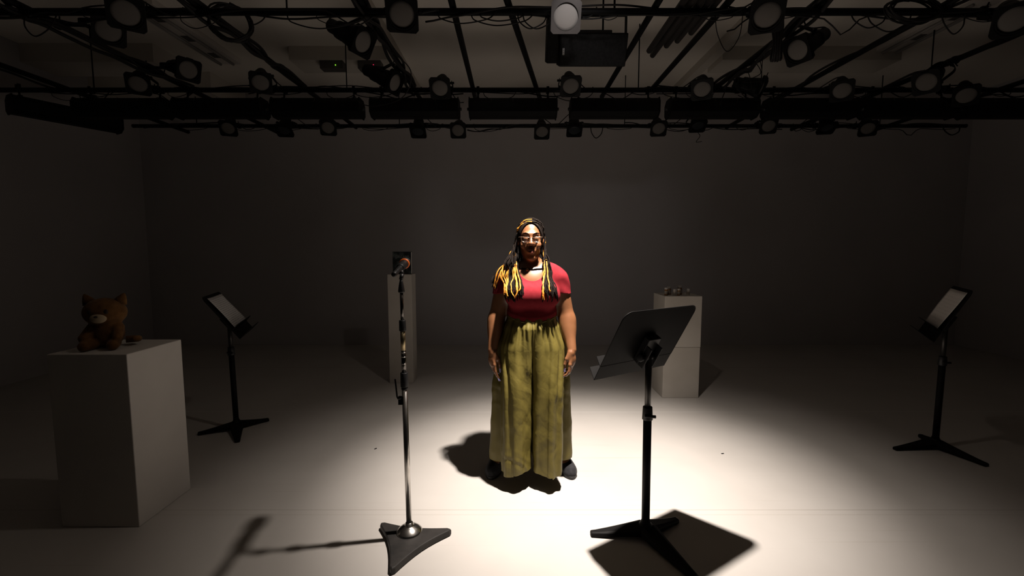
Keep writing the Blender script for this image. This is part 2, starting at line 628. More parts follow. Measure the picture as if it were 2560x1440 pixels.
def music_stand(label, base, desk_c, yaw, tilt, legs, clutch_z, paper=None):
    t = thing('music_stand', label, 'music stand', (base[0], base[1], 0), 0, 'music stands')
    R, c = desk_matrix((desk_c[0] - base[0], desk_c[1] - base[1], desk_c[2]), yaw, tilt)
    DM = Matrix.Translation(c) @ R          # local x right, y up the slope, z towards the reader
    nrm = (R @ Vector((0, 0, 1)))
    piv = c - nrm * .045 - (R @ Vector((0, 1, 0))) * .055
    # hub and legs
    hub = MB()
    hub.lathe([(.044, .026), (.042, .046), (.033, .062), (.025, .072), (.0215, .084)], 24)
    hub.build('base_hub', M['stand_black'], t)
    for ang, ln in legs:
        a = math.radians(ang)
        q = MB()
        secs = []
        nseg = 9
        for i in range(nseg + 1):
            u = i / nseg
            dist = .012 + (ln - .012) * u
            top = .038 * (1 - u) ** 1.3 + .024
            bot = .020 * (1 - u) ** .7 if u < .86 else 0.0
            wd = .036 * (1 - u) + .0165
            secs.append((dist, top, bot, wd))
        vs, fs = [], []
        for dist, top, bot, wd in secs:
            for sx, z in ((-1, bot), (1, bot), (1, top * .82 + bot * .18), (.55, top), (-.55, top), (-1, top * .82 + bot * .18)):
                vs.append((dist, sx * wd, z))
        for i in range(nseg):
            for k in range(6):
                k2 = (k + 1) % 6
                fs.append((i * 6 + k, (i + 1) * 6 + k, (i + 1) * 6 + k2, i * 6 + k2))
        fs.append(tuple(range(6)))
        fs.append(tuple(reversed([nseg * 6 + k for k in range(6)])))
        q.add(vs, fs, False, Matrix.Rotation(a, 4, 'Z'))
        q.build('leg', M['stand_black'], t, None, .006)
    # poles
    top = Vector((piv.x * 1.0, piv.y * 1.0, piv.z))
    axis = Vector((0, 0, 1)) if top.z < .2 else Vector((top.x, top.y, top.z)).normalized()

    def on(z):
        return axis * (z / axis.z)
    q = MB()
    q.cyl(on(.05), on(clutch_z), .0205, None, 24)
    q.build('lower_pole', M['stand_black'], t)
    q = MB()
    q.cyl(on(clutch_z - .02), on(top.z + .01), .0155, None, 20)
    q.build('upper_pole', M['stand_pole'], t, None, 0, 'worn dark steel upper pole')
    q = MB()
    q.cyl(on(clutch_z - .035), on(clutch_z + .03), .0265, .023, 24)
    q.cyl(on(clutch_z - .012) + Vector((-.02, -.02, 0)), on(clutch_z - .012) + Vector((.033, -.03, .0)), .008, None, 10)
    q.build('clutch', M['plastic_black'], t, None, .002)
    # tilting bracket behind the desk
    q = MB()
    q.box((0, -.03, -.020), (.085, .15, .034))
    q.cyl((-.055, -.06, -.04), (.055, -.06, -.04), .020, None, 18)
    q.box((-.036, -.05, -.045), (.006, .12, .05))
    q.box((.036, -.05, -.045), (.006, .12, .05))
    q.build('tilt_bracket', M['plastic_black'], t, DM, .004)
    # desk plate, fold line, two ledges
    q = MB()
    q.prism(rounded(.51, .315, .045), -.0015, .0015, Matrix.Translation((0, .0425, 0)))
    q.tube([(p[0], p[1] + .0425, 0) for p in rounded(.51, .315, .045)], .0028, 6, None, True)
    q.build('desk_plate', M['stand_black'], t, DM)
    q = MB()
    q.add([(-.255, 0, -.0015), (.255, 0, -.0015), (.255, .055, -.0015), (-.255, .055, -.0015),
           (-.255, 0, .0012), (.255, 0, .0012), (.255, .055, .0012), (-.255, .055, .0012)],
          [(0, 1, 5, 4), (1, 2, 6, 5), (2, 3, 7, 6), (3, 0, 4, 7), (4, 5, 6, 7), (3, 2, 1, 0)], False, Matrix.Translation((0, -.115, .001)))
    q.prism([(-.255, 0), (.255, 0), (.24, .055), (-.24, .055)], -.0015, .0015, Matrix.Translation((0, -.115, .002)) @ Matrix.Rotation(PI / 2 - .25, 4, 'X'))
    q.build('upper_ledge', M['stand_black'], t, DM)
    q = MB()
    q.box((0, -.158, 0), (.51, .084, .003))
    q.prism([(-.255, 0), (.255, 0), (.235, .07), (-.235, .07)], -.0015, .0015, Matrix.Translation((0, -.198, .001)) @ Matrix.Rotation(PI / 2 - .22, 4, 'X'))
    q.build('lower_ledge', M['stand_black'], t, DM)
    if paper:
        Wd, Hh, dx, lab, mat = paper
        q = MB()
        nx_, ny_ = 14, 10
        vs, fs = [], []
        for j in range(ny_ + 1):
            for i in range(nx_ + 1):
                u, v = i / nx_, j / ny_
                zz = .006 + .010 * (abs(u - .5) * 2) ** 2 * (1 - v * .3) + .004 * math.sin(v * 3.0 + u * 2)
                vs.append(((u - .5) * Wd, -.108 + v * Hh, zz))
        nn_ = len(vs)
        vs += [(a_, b_, c_ - .0014) for a_, b_, c_ in vs]
        for j in range(ny_):
            for i in range(nx_):
                k = j * (nx_ + 1) + i
                fs.append((k, k + 1, k + nx_ + 2, k + nx_ + 1))
                fs.append((nn_ + k, nn_ + k + nx_ + 1, nn_ + k + nx_ + 2, nn_ + k + 1))
        edge = [i for i in range(nx_ + 1)] + [(j + 1) * (nx_ + 1) - 1 for j in range(1, ny_ + 1)] + \
               [ny_ * (nx_ + 1) + i for i in range(nx_ - 1, -1, -1)] + [j * (nx_ + 1) for j in range(ny_ - 1, 0, -1)]
        for i in range(len(edge)):
            a_, b_ = edge[i], edge[(i + 1) % len(edge)]
            fs.append((a_, nn_ + a_, nn_ + b_, b_))
        q.add(vs, fs, True)
        o = q.build('script_page', mat, None, Matrix.Translation((base[0], base[1], 0)) @ DM @ Matrix.Translation((dx, 0, 0)))
        tag(o, lab, 'paper', 'pages on the music stands')
    return t


def paper_mat(name, line_strength, cols, scale_y):
    """white paper with rows of grey script"""
    m = principled(name, (.7, .68, .65), .75, spec=.2)
    bb = m.node_tree.nodes['Principled BSDF']
    tc = N(m, 'ShaderNodeTexCoord')
    sp = N(m, 'ShaderNodeSeparateXYZ')
    L(m, tc.outputs['Object'], sp.inputs['Vector'])
    mu = N(m, 'ShaderNodeMath', operation='MULTIPLY')
    mu.inputs[1].default_value = scale_y
    L(m, sp.outputs['Y'], mu.inputs[0])
    fr = N(m, 'ShaderNodeMath', operation='FRACT')
    L(m, mu.outputs[0], fr.inputs[0])
    gt = N(m, 'ShaderNodeMath', operation='GREATER_THAN')
    gt.inputs[1].default_value = .58
    L(m, fr.outputs[0], gt.inputs[0])
    mp = N(m, 'ShaderNodeMapping')
    mp.inputs['Scale'].default_value = (150, scale_y * 3.0, 1)
    L(m, tc.outputs['Object'], mp.inputs['Vector'])
    nz = N(m, 'ShaderNodeTexNoise', Scale=1.0, Detail=2.0)
    L(m, mp.outputs['Vector'], nz.inputs['Vector'])
    g2 = N(m, 'ShaderNodeMath', operation='GREATER_THAN')
    g2.inputs[1].default_value = .52
    L(m, nz.outputs['Fac'], g2.inputs[0])
    ml = N(m, 'ShaderNodeMath', operation='MULTIPLY')
    L(m, gt.outputs[0], ml.inputs[0])
    L(m, g2.outputs[0], ml.inputs[1])
    ms = N(m, 'ShaderNodeMath', operation='MULTIPLY')
    ms.inputs[1].default_value = line_strength
    L(m, ml.outputs[0], ms.inputs[0])
    mx = N(m, 'ShaderNodeMix', data_type='RGBA')
    L(m, ms.outputs[0], mx.inputs['Factor'])
    mx.inputs[6].default_value = (*cols[0], 1)
    mx.inputs[7].default_value = (*cols[1], 1)
    L(m, mx.outputs[2], bb.inputs['Base Color'])
    return m


M['page'] = paper_mat('script_paper', .8, ((.72, .71, .70), (.12, .12, .12)), 62)
M['page_worn'] = paper_mat('script_paper_faint', .25, ((.66, .62, .58), (.3, .28, .27)), 40)

music_stand('nearest black music stand seen from behind, its desk turned toward the person', (.69, 2.235), (.661, 2.199, 1.022), 3.714, .508,
            ((181, .285), (29, .235), (291, .40)), .665)
music_stand('black music stand beside the large white plinth, seen edge-on with a page', (-2.262, 3.625), (-2.263, 3.611, .952), 1.915, .629,
            ((209, .265), (46, .245), (302, .32)), .655,
            (.42, .285, .01, 'white page with rows of writing on the stand beside the large plinth', M['page']))
music_stand('black music stand far to the right, its page facing the person', (3.15, 3.275), (3.09, 3.23, 1.018), -2.141, .45,
            ((188, .345), (284, .315), (72, .20)), .67,
            (.40, .285, .0, 'greyish crumpled pages on the far right music stand', M['page_worn']))

# ------------------------------------------------------------------ microphone stand and microphone
ms = thing('microphone_stand', 'chrome microphone stand with a heavy triangular iron base', 'microphone stand', (-.526, 2.215, 0))
corners = [Vector((-.178, .085, 0)), Vector((.222, .028, 0)), Vector((-.022, -.285, 0))]
poly = []
for i in range(3):
    a, b_, c_ = corners[i - 1], corners[i], corners[(i + 1) % 3]
    # snub-nosed corner
    d1, d2 = (a - b_).normalized(), (c_ - b_).normalized()
    p1, p2 = b_ + d1 * .026, b_ + d2 * .026
    poly += [p1, b_ + (d1 + d2) * .006, p2]
    # edge bowed inwards
    nx1 = c_ + (b_ - c_).normalized() * .026
    mid = (p2 + nx1) / 2
    inw = (-mid).normalized()
    for k in range(1, 8):
        u = k / 8
        poly.append(p2.lerp(nx1, u) + inw * (.022 * math.sin(PI * u)))
poly = [(p.x, p.y) for p in poly]
# counter-clockwise
area = sum(poly[i][0] * poly[(i + 1) % len(poly)][1] - poly[(i + 1) % len(poly)][0] * poly[i][1] for i in range(len(poly)))
if area < 0:
    poly.reverse()
MB().prism(poly, .004, .034, None, (.008, .965)).build('base_plate', M['cast_iron'], ms, None, .003)
for p in corners:
    MB().lathe([(.014, 0), (.016, .006)], 14, Matrix.Translation(p * .84)).build('rubber_foot', M['cable'], ms)
MB().lathe([(.066, .032), (.066, .037), (.060, .044), (.046, .056), (.030, .064), (.019, .068), (.018, .082)], 36).build('dome', M['chrome'], ms, None, 0, 'chrome dome over the base')
tip = Vector((-.018, .012, 1.315))


def mp_(z):
    return tip * (z / tip.z)


q = MB()
q.cyl(mp_(.06), mp_(.80), .0140, None, 28)
q.build('lower_tube', M['chrome'], ms)
q = MB()
q.cyl(mp_(.79), mp_(.862), .0195, .0185, 24)
q.cyl(mp_(.775), mp_(.79), .0165, None, 24)
q.build('clutch', M['plastic_black'], ms, None, .002)
q = MB()
q.cyl(mp_(.855), mp_(.985), .0118, None, 20)
q.build('middle_tube', M['dark_chrome'], ms)
for z in (.905, .94, .962):
    MB().cyl(mp_(z), mp_(z + .004), .0128, None, 20).build('tube_ring', M['chrome'], ms)
q = MB()
q.cyl(mp_(.975), mp_(1.078), .0122, None, 20)
q.build('worn_sleeve', M['brass'], ms, None, 0, 'worn brass coloured sleeve')
q = MB()
q.cyl(mp_(1.072), mp_(1.125), .0175, .0165, 24)
q.build('upper_clutch', M['plastic_black'], ms, None, .002)
q = MB()
q.cyl(mp_(1.12), mp_(1.275), .0082, None, 16)
q.build('upper_tube', M['dark_chrome'], ms)
q = MB()
q.tube([mp_(.735) + Vector((-.012, -.01, 0)), mp_(.733) + Vector((-.032, -.012, -.002)), mp_(.742) + Vector((-.036, -.012, 0)), mp_(.80) + Vector((-.040, -.012, 0)), mp_(.832) + Vector((-.043, -.012, 0))], .0042, 10)
q.box(tuple(mp_(.722) + Vector((-.018, -.006, 0))), (.026, .016, .042))
q.build('side_lever', M['dark_chrome'], ms, None, .001, 'small bent side lever')
q = MB()
q.lathe([(.0135, 0), (.0165, .006), (.0125, .035), (.009, .052), (.006, .066)], 20, Matrix.Translation(mp_(1.262)))
q.build('thread_cone', M['plastic_black'], ms)

base = Vector((-.526, 2.215, 0)) + mp_(1.330)
mic = thing('microphone', 'black microphone with an orange ring clipped on the chrome stand', 'microphone', base)
ax = Vector((0, .97, .2)).normalized()
Q = ax.to_track_quat('Z', 'Y').to_matrix().to_4x4()
o0 = Vector((-.010, .053, .056))
BM = Matrix.Translation(o0) @ Q
MB().lathe([(.0115, -.100), (.0118, -.095), (.0128, -.06), (.016, .0), (.0195, .045), (.0215, .056), (.022, .062)], 28, BM).build('handle', M['plastic_black'], mic)
MB().lathe([(.0235, .060), (.0265, .063), (.0268, .071), (.0245, .075)], 32, BM).build('ring', principled('orange_band', (.85, .16, .015), .5), mic, None, 0, 'orange band below the grille')
grille = mottle(principled('mic_grille', (.05, .05, .05), .4, metal=.7), (.03, .03, .03), (.09, .09, .09), 240, 2, .6, .002, 300)
MB().lathe([(.0225, .074), (.0255, .086), (.0258, .098), (.0225, .112), (.014, .122), (.003, .126)], 28, BM).build('grille', grille, mic)
MB().lathe([(.0085, -.155), (.0125, -.150), (.0128, -.106), (.0115, -.098)], 24, BM).build('connector', M['plastic_black'], mic, None, 0, 'black cable connector')
MB().box((0, 0, -.129), (.004, .024, .018), BM).build('connector_latch', M['chrome'], mic, None, .001)
q = MB()
q.lathe([(.0190, -.028), (.0205, -.02), (.0215, .022), (.0205, .028)], 24, BM)
q.cyl((0, 0, -.004), (.004, .008, .022), .0095, .0105, 16)
q.cyl((.004, .008, .022), tuple(o0 - ax * .012 - Vector((0, 0, .010))), .0105, .012, 16)
q.build('clip', M['plastic_black'], mic)

# a couple of scraps on the floor
for x, y, r, lab in ((1.52, 3.17, .3, 'tiny dark scrap on the pale floor right of the person'), (-1.01, 3.25, 1.1, 'tiny dark scrap on the pale floor left of the microphone stand')):
    tag(MB().prism([(-.011, -.004), (.009, -.006), (.012, .003), (-.008, .005)], 0.0002, .003).build('floor_scrap', M['plastic_black'], None, Matrix.Translation((x, y, 0)) @ Matrix.Rotation(r, 4, 'Z')), lab, 'scrap')
# ------------------------------------------------------------------ lighting grid
PY = {1: 3.29, 2: 4.846, 3: 6.233}
PZ = 3.10
RP = .024


def pipe(label, a, b, group, rods=()):
    a, b = Vector(a), Vector(b)
    c = (a + b) / 2
    t = thing('grid_pipe', label, 'pipe', c, 0, group)
    MB().cyl(a - c, b - c, RP, None, 16).build('pipe_tube', M['black_metal'], t)
    e = MB().cyl(a - c - (b - a).normalized() * .004, a - c + (b - a).normalized() * .01, RP + .0015, None, 16)
    e.build('end_cap', M['plastic_black'], t)
    MB().cyl(b - c - (b - a).normalized() * .01, b - c + (b - a).normalized() * .004, RP + .0015, None, 16).build('end_cap', M['plastic_black'], t)
    for r in rods:
        p = Vector(r) - c
        MB().cyl(p + Vector((0, 0, RP * .5)), (p.x, p.y, H - c.z), .006, None, 8).build('hanger_rod', M['black_metal'], t)
    return t


pipe('front crosswise grid pipe, running the full width along the top of the picture', (-5.42, PY[1], PZ), (6.7, PY[1], PZ), 'crosswise grid pipes', [(x, PY[1], PZ) for x in (-4.6, -1.55, 1.85, 4.6)])
pipe('middle crosswise grid pipe just above the row of strip lights', (-5.42, PY[2], PZ), (6.7, PY[2], PZ), 'crosswise grid pipes', [(x, PY[2], PZ) for x in (-4.3, -1.7, 1.3, 4.3)])
pipe('rear crosswise grid pipe just below the row of strip lights', (-5.05, PY[3], PZ), (6.05, PY[3], PZ), 'crosswise grid pipes', [(x, PY[3], PZ) for x in (-4.2, -1.5, 1.5, 4.9)])
DZ = PZ + 2 * RP + .001
for lab, xa, ya, xb, yb in (
        ('lengthwise grid pipe nearest the left wall', -4.68, 1.4, -4.68, 6.75),
        ('second lengthwise grid pipe from the left wall', -3.40, 1.4, -3.40, 6.75),
        ('third lengthwise grid pipe from the left wall', -2.17, 1.4, -2.17, 6.5),
        ('lengthwise grid pipe beside the left ceiling batten, two lamps on it', -1.03, 1.4, -1.03, 5.3),
        ('thin-looking straight lengthwise grid pipe just right of the left ceiling batten', -.41, 1.4, -.41, 5.4),
        ('slanting grid pipe above the person', -.345, 1.4, .335, 5.4),
        ('lengthwise grid pipe passing beside the loudspeaker', .995, 1.4, .995, 5.2),
        ('lengthwise grid pipe just right of the stacked spare pipes', 1.475, 1.4, 1.475, 5.0),
        ('lengthwise grid pipe beside the right ceiling batten', 2.13, 1.4, 2.13, 5.3),
        ('third lengthwise grid pipe from the right wall', 2.985, 1.4, 2.985, 6.5),
        ('second lengthwise grid pipe from the right wall', 3.95, 1.4, 3.95, 6.6),
        ('lengthwise grid pipe nearest the right wall', 5.15, 1.4, 5.15, 6.75)):
    pipe(lab, (xa, ya, DZ), (xb, yb, DZ), 'lengthwise grid pipes')

# spare pipes lying on the grid
for i, (x, ye, z) in enumerate(((1.165, 4.03, 0), (1.222, 4.12, 0), (1.279, 3.93, 0), (1.336, 3.84, 0), (1.393, 3.70, 0), (1.20, 4.0, 1))):
    zz = PZ + 2 * RP + .001 + z * .046
    q = MB()
    a, b_ = Vector((x, 1.3, zz)), Vector((x, ye, zz))
    q.cyl(a, b_, .0235, None, 16)
    c = (a + b_) / 2
    for k, p in enumerate(q.v):
        q.v[k] = tuple(Vector(p) - c)
    o = q.build('spare_pipe', M['steel_pipe'], None, Matrix.Translation(c))
    tag(o, ('leftmost spare pipe in the stack lying on the grid', 'spare pipe with the farthest reaching end in the stack',
            'third spare pipe from the left in the stack on the grid', 'fourth spare pipe from the left in the stack on the grid',
            'rightmost spare pipe in the stack lying on the grid', 'single spare pipe lying on top of the stack')[i], 'pipe', 'spare pipes stacked on the grid')

# ---- lamp meshes, shared by every lamp
LAMP = {}
LAMP['body'] = MB().lathe([(.0, -.128), (.038, -.126), (.047, -.112), (.05, -.06), (.062, -.05), (.066, -.02), (.064, -.012), (.074, .03), (.086, .09), (.089, .132), (.083, .134), (.081, .128)], 28, None, True, False).mesh('lamp_body')
LAMP['body_long'] = MB().lathe([(.0, -.225), (.040, -.222), (.05, -.205), (.052, -.13), (.064, -.12), (.067, -.075), (.064, -.068), (.072, -.02), (.086, .08), (.089, .132), (.083, .134), (.081, .128)], 28, None, True, False).mesh('lamp_body_long')
LAMP['lens'] = MB().lathe([(.0825, .122), (.08, .130), (.06, .137), (.03, .141), (.0005, .142)], 28, None, True, False).mesh('lamp_lens')


def frame_mesh(s=.092, r=.0785, z0=.142, z1=.147):
    n = 32
    q = MB()
    vs, fs = [], []
    for z in (z0, z1):
        for k in range(n):
            a = 2 * PI * k / n + PI / n
            c, s_ = math.cos(a), math.sin(a)
            mm_ = max(abs(c), abs(s_))
            vs.append((s * c / mm_, s * s_ / mm_, z))
        for k in range(n):
            a = 2 * PI * k / n + PI / n
            vs.append((r * math.cos(a), r * math.sin(a), z))
    for k in range(n):
        k2 = (k + 1) % n
        fs += [(k, k2, n + k2, n + k)[::-1], (2 * n + k, 2 * n + k2, 3 * n + k2, 3 * n + k), (k, k2, 2 * n + k2, 2 * n + k), (n + k2, n + k, 3 * n + k, 3 * n + k2)]
    q.add(vs, fs)
    return q


fm = frame_mesh()
fm.box((0, -.097, .145), (.05, .014, .014))
LAMP['frame'] = fm.mesh('gel_frame')
LAMP['frame_bare'] = frame_mesh(.094, .078).mesh('gel_frame_bare')
LAMP['clips'] = frame_mesh(.099, .0905, .118, .152).mesh('frame_holder')
# yoke: rounded U, pipe at origin, pivot at z = .2
pts = [Vector((-.1, 0, .225)), Vector((-.1, 0, .13))]
for k in range(9):
    a = PI + PI * .5 * k / 8
    pts.append(Vector((-.04 + .06 * math.cos(a), 0, .105 + .06 * math.sin(a))))
for k in range(9):
    a = 1.5 * PI + PI * .5 * k / 8
    pts.append(Vector((.04 + .06 * math.cos(a), 0, .105 + .06 * math.sin(a))))
pts += [Vector((.1, 0, .13)), Vector((.1, 0, .225))]
q = MB()
vs, fs = [], []
for i, p in enumerate(pts):
    t_ = (pts[min(i + 1, len(pts) - 1)] - pts[max(i - 1, 0)]).normalized()
    nn_ = Vector((t_.z, 0, -t_.x))
    for sx, sy in ((-1, -1), (1, -1), (1, 1), (-1, 1)):
        vs.append(p + nn_ * .003 * sx + Vector((0, .014 * sy, 0)))
for i in range(len(pts) - 1):
    for k in range(4):
        k2 = (k + 1) % 4
        fs.append((i * 4 + k, i * 4 + k2, (i + 1) * 4 + k2, (i + 1) * 4 + k))
q.add(vs, fs)
for s in (-1, 1):
    q.cyl((s * .068, 0, .2), (s * .122, 0, .2), .011, None, 12)
LAMP['yoke'] = q.mesh('yoke')
# clamp: hook round the pipe (local X), bolt towards the yoke
q = MB()
arc = [Vector((0, .030 * math.sin(a), -.030 * math.cos(a))) for a in [(-PI * .62 + PI * 1.24 * k / 12) for k in range(13)]]
vs, fs = [], []
for p in arc:
    d_ = p.normalized()
    for sx, sr in ((-1, -.004), (1, -.004), (1, .005), (-1, .005)):
        vs.append(p + d_ * sr + Vector((sx * .015, 0, 0)))
for i in range(12):
    for k in range(4):
        k2 = (k + 1) % 4
        fs.append((i * 4 + k, i * 4 + k2, (i + 1) * 4 + k2, (i + 1) * 4 + k))
fs += [(0, 1, 2, 3), (51, 50, 49, 48)]
q.add(vs, fs)
q.box((0, 0, .036), (.028, .05, .018))
q.cyl((0, 0, .03), (0, 0, .062), .008, None, 10)
q.cyl((0, .012, .012), (0, .058, .012), .005, None, 8)
LAMP['clamp'] = q.mesh('pipe_clamp')


def lamp(label, root, o, a, pipe_axis, long=False, bright=False, dark=False, lead=1, seed=0, ext=0.0):
    rnd = random.Random(seed)
    o = Vector(o).normalized()
    a = Vector(a).normalized()
    t = thing('stage_light', label, 'stage light', root, 0, 'stage lights on the grid')
    h = a.cross(Vector((0, 0, 1))).normalized()
    hx = (h - o * h.dot(o)).normalized()
    YM = Matrix((hx, o.cross(hx), o)).transposed().to_4x4()
    piv = o * (.2 + ext)
    YM = Matrix.Translation(o * ext) @ YM
    if ext:
        MB().cyl(o * .03, o * (ext + .05), .012, None, 12).build('side_arm', M['black_metal'], t)
    # body frame: z = aim, x = hinge axis kept level with the yoke
    bx = (h - a * h.dot(a)).normalized()
    BMx = Matrix.Translation(piv) @ Matrix((bx, a.cross(bx), a)).transposed().to_4x4()
    put('lamp_body', LAMP['body_long' if long else 'body'], M['black_metal'], t, BMx)
    lens = LAMP['lens']
    if bright:
        lens = lens.copy()
        lens.materials.clear()
        put('lens', lens, M['bright_lens'], t, BMx, 0, 'white frosted lens')
    elif dark:
        lens = lens.copy()
        lens.materials.clear()
        put('lens', lens, M['dark_lens'], t, BMx, 0, 'dark glassy lens')
    else:
        put('lens', lens, M['lens'], t, BMx, 0, 'pale round lens')
    if bright:
        put('gel_frame', LAMP['frame_bare'], M['bare_metal'], t, BMx, 0, 'bare metal square frame')
    else:
        put('gel_frame', LAMP['frame'], M['black_metal'], t, BMx)
    if not bright:
        put('frame_holder', LAMP['clips'], M['black_metal'], t, BMx)
    put('yoke', LAMP['yoke'], M['black_metal'], t, YM)
    px = Vector(pipe_axis)
    px = (px - o * px.dot(o)).normalized()
    put('pipe_clamp', LAMP['clamp'], M['black_metal'], t, Matrix((px, o.cross(px), o)).transposed().to_4x4())
    # lead from the tail of the body back to the pipe
    tail = BMx @ Vector((0, 0, -.222 if long else -.126))
    back = BMx.to_3x3() @ Vector((0, 0, -1))
    sd = lead
    pa = Vector(pipe_axis).normalized() * sd
    end = pa * (.22 + .1 * rnd.random()) + Vector((0, 0, RP + .006))
    P0_, P1_, P2_, P3_ = tail, tail + back * .09 + Vector((0, 0, .07 + .05 * rnd.random())), end + pa * -.05 + Vector((0, -.02, -.14 - .08 * rnd.random())), end
    pts = []
    for k in range(15):
        u = k / 14
        pts.append(P0_ * (1 - u) ** 3 + P1_ * 3 * u * (1 - u) ** 2 + P2_ * 3 * u * u * (1 - u) + P3_ * u ** 3)
    MB().tube(pts, .0052, 7).build('power_lead', M['cable'], t)
    return t


def aim(yaw, tilt):
    y, t = math.radians(yaw), math.radians(tilt)
    return Vector((math.sin(y) * math.cos(t), -math.cos(y) * math.cos(t), -math.sin(t)))


i = 0
for pn, X, al, yaw, tilt, opt, lab in (
        (1, -2.496, 18, 35, 38, '', 'large stage light on the front pipe at upper left, turned right'),
        (1, -.706, 24, 8, 36, '', 'stage light on the front pipe left of the person, square frame and round lens'),
        (1, .339, 34, 0, 26, 'b', 'stage light with a bright white lens and bare metal frame above the loudspeaker'),
        (1, 1.642, 22, -20, 40, '', 'stage light on the front pipe right of the spare pipes'),
        (1, 3.244, 28, -35, 38, '', 'large stage light in the top right corner of the front pipe'),
        (2, -3.674, -12, 32, 38, '', 'leftmost stage light on the middle pipe, above the strip lights'),
        (2, -2.474, -17, 25, 40, '', 'stage light on the middle pipe with its lens turned right, above the third strip light'),
        (2, -.693, 0, 0, 40, '', 'front-facing stage light on the middle pipe left of the person'),
        (2, .567, -7, 0, 42, '', 'front-facing stage light on the middle pipe below the loudspeaker'),
        (2, 1.875, 2, -22, 40, '', 'stage light on the middle pipe right of the spare pipes, turned slightly left'),
        (2, 2.319, 5, 58, 25, '', 'stage light on the middle pipe turned far to the right, lens seen edge-on'),
        (2, 3.251, 6, -32, 38, '', 'stage light on the middle pipe turned left, near the third strip light from the right'),
        (2, 4.478, 18, -38, 38, '', 'rightmost stage light on the middle pipe, turned left'),
        (3, -3.636, 7, 18, 38, '', 'leftmost stage light on the rear pipe'),
        (3, -2.920, 3, 8, 60, 'd', 'dark-lensed stage light on the rear pipe, second from the left'),
        (3, -2.359, 5, 14, 38, '', 'pale-lensed stage light on the rear pipe, third from the left'),
        (3, -1.204, 7, 3, 62, 'd', 'dark-lensed stage light on the rear pipe above the tall narrow plinth'),
        (3, -.685, 16, 0, 36, '', 'pale-lensed stage light on the rear pipe right of the tall narrow plinth'),
        (3, .381, 16, 0, 44, '', 'pale-lensed stage light on the rear pipe above the person'),
        (3, .800, 3, -3, 60, 'd', 'dark-lensed stage light on the rear pipe just right of the person'),
        (3, 1.876, 8, -8, 38, '', 'pale-lensed stage light on the rear pipe above the two-cube plinth'),
        (3, 2.384, -14, -8, 60, 'd', 'dark-lensed stage light on the rear pipe right of the two-cube plinth'),
        (3, 3.284, -1, -16, 38, '', 'pale-lensed stage light on the rear pipe, third from the right'),
        (3, 4.036, -7, -10, 62, 'd', 'dark-lensed stage light on the rear pipe, second from the right'),
        (3, 4.573, 7, -28, 38, '', 'rightmost stage light on the rear pipe')):
    i += 1
    alr = math.radians(al)
    lamp(lab, (X, PY[pn], PZ), (0, -math.cos(alr), -math.sin(alr)), aim(yaw, tilt), (1, 0, 0), False, 'b' in opt, 'd' in opt and pn == 3, 1 if i % 2 else -1, i)

lamp('long stage light on the pipe beside the left ceiling batten, pointing down to the right', (-1.03, 3.567, DZ), (-.86, -.16, -.48), (.8, -.35, -.5), (0, 1, 0), True, False, False, -1, 71)
lamp('long stage light behind the first one beside the left ceiling batten, lens edge-on', (-1.03, 4.40, DZ), (-.76, -.34, -.56), (.85, -.3, -.45), (0, 1, 0), True, False, False, -1, 72)
lamp('long stage light beside the right ceiling batten, pointing down to the left', (2.13, 3.727, DZ), (.70, -.45, -.56), (-.8, -.35, -.5), (0, 1, 0), True, False, False, -1, 73)
lamp('long stage light near the right wall, hanging beside a lengthwise pipe and pointing left', (3.95, 4.222, DZ), (-.62, .35, -.6), (-.75, -.5, -.45), (0, 1, 0), True, False, False, 1, 74)

lamp('stage light hanging lower beside the large one at upper left, round pale lens', (-3.40, 3.57, DZ), (1, 0, -.04), (.6, -.6, -.5), (0, 1, 0), False, False, False, 1, 75, .165)
lamp('stage light on a side arm at left, above the middle pipe, turned right', (-3.40, 4.38, DZ), (1, -.02, -.04), (.8, -.5, -.3), (0, 1, 0), True, False, False, 1, 76, .143)

# ---- row of strip lights under the middle pipe
prof = [(-.102, .045), (-.075, .088), (.055, .088), (.10, .045), (.10, -.045), (.055, -.088), (-.045, -.088), (-.102, -.05)]


def strip_light(label, loc, rz=0.0, half=.436):
    t = thing('strip_light', label, 'strip light', loc, rz, 'strip lights below the middle pipe')
    XZ = Matrix(((0, 0, 1, 0), (1, 0, 0, 0), (0, 1, 0, 0), (0, 0, 0, 1)))
    MB().prism(prof, -half, half, XZ).build('housing', M['black_metal'], t, None, .003)
    big = [(y * 1.10, z * 1.10) for y, z in prof]
    for s in (-1, 1):
        MB().prism(big, -.004, .004, Matrix.Translation((s * (half + .005), 0, 0)) @ XZ).build('end_plate', M['black_metal'], t)
        MB().cyl((s * (half + .009), 0, .0), (s * (half + .032), 0, .0), .016, None, 12).build('tilt_knob', M['plastic_black'], t)
    for k in (-1, 0, 1):
        q = MB()
        q.tube([(k * half * .5, -.1045, .046), (k * half * .5, -.0765, .0895), (k * half * .5, .056, .0895)], .0016, 6)
        q.build('cell_divider', M['bare_metal'], t, None, 0, 'thin pale cell divider')
    for s in (-1, 1):
        q = MB()
        q.box((s * half * .82, .02, .10), (.03, .05, .03))
        q.tube([(s * half * .82, .02, .10), (s * half * .82, .03, .16), (s * half * .82, .046, PZ - loc[2] - .03)], .009, 8)
        q.box((s * half * .82, .046, PZ - loc[2] - .027), (.028, .05, .012))
        q.box((s * half * .82, .046 + .028, PZ - loc[2]), (.028, .006, .055))
        q.box((s * half * .82, .046 - .028, PZ - loc[2]), (.028, .006, .055))
        q.build('hook_clamp', M['black_metal'], t)
    return t


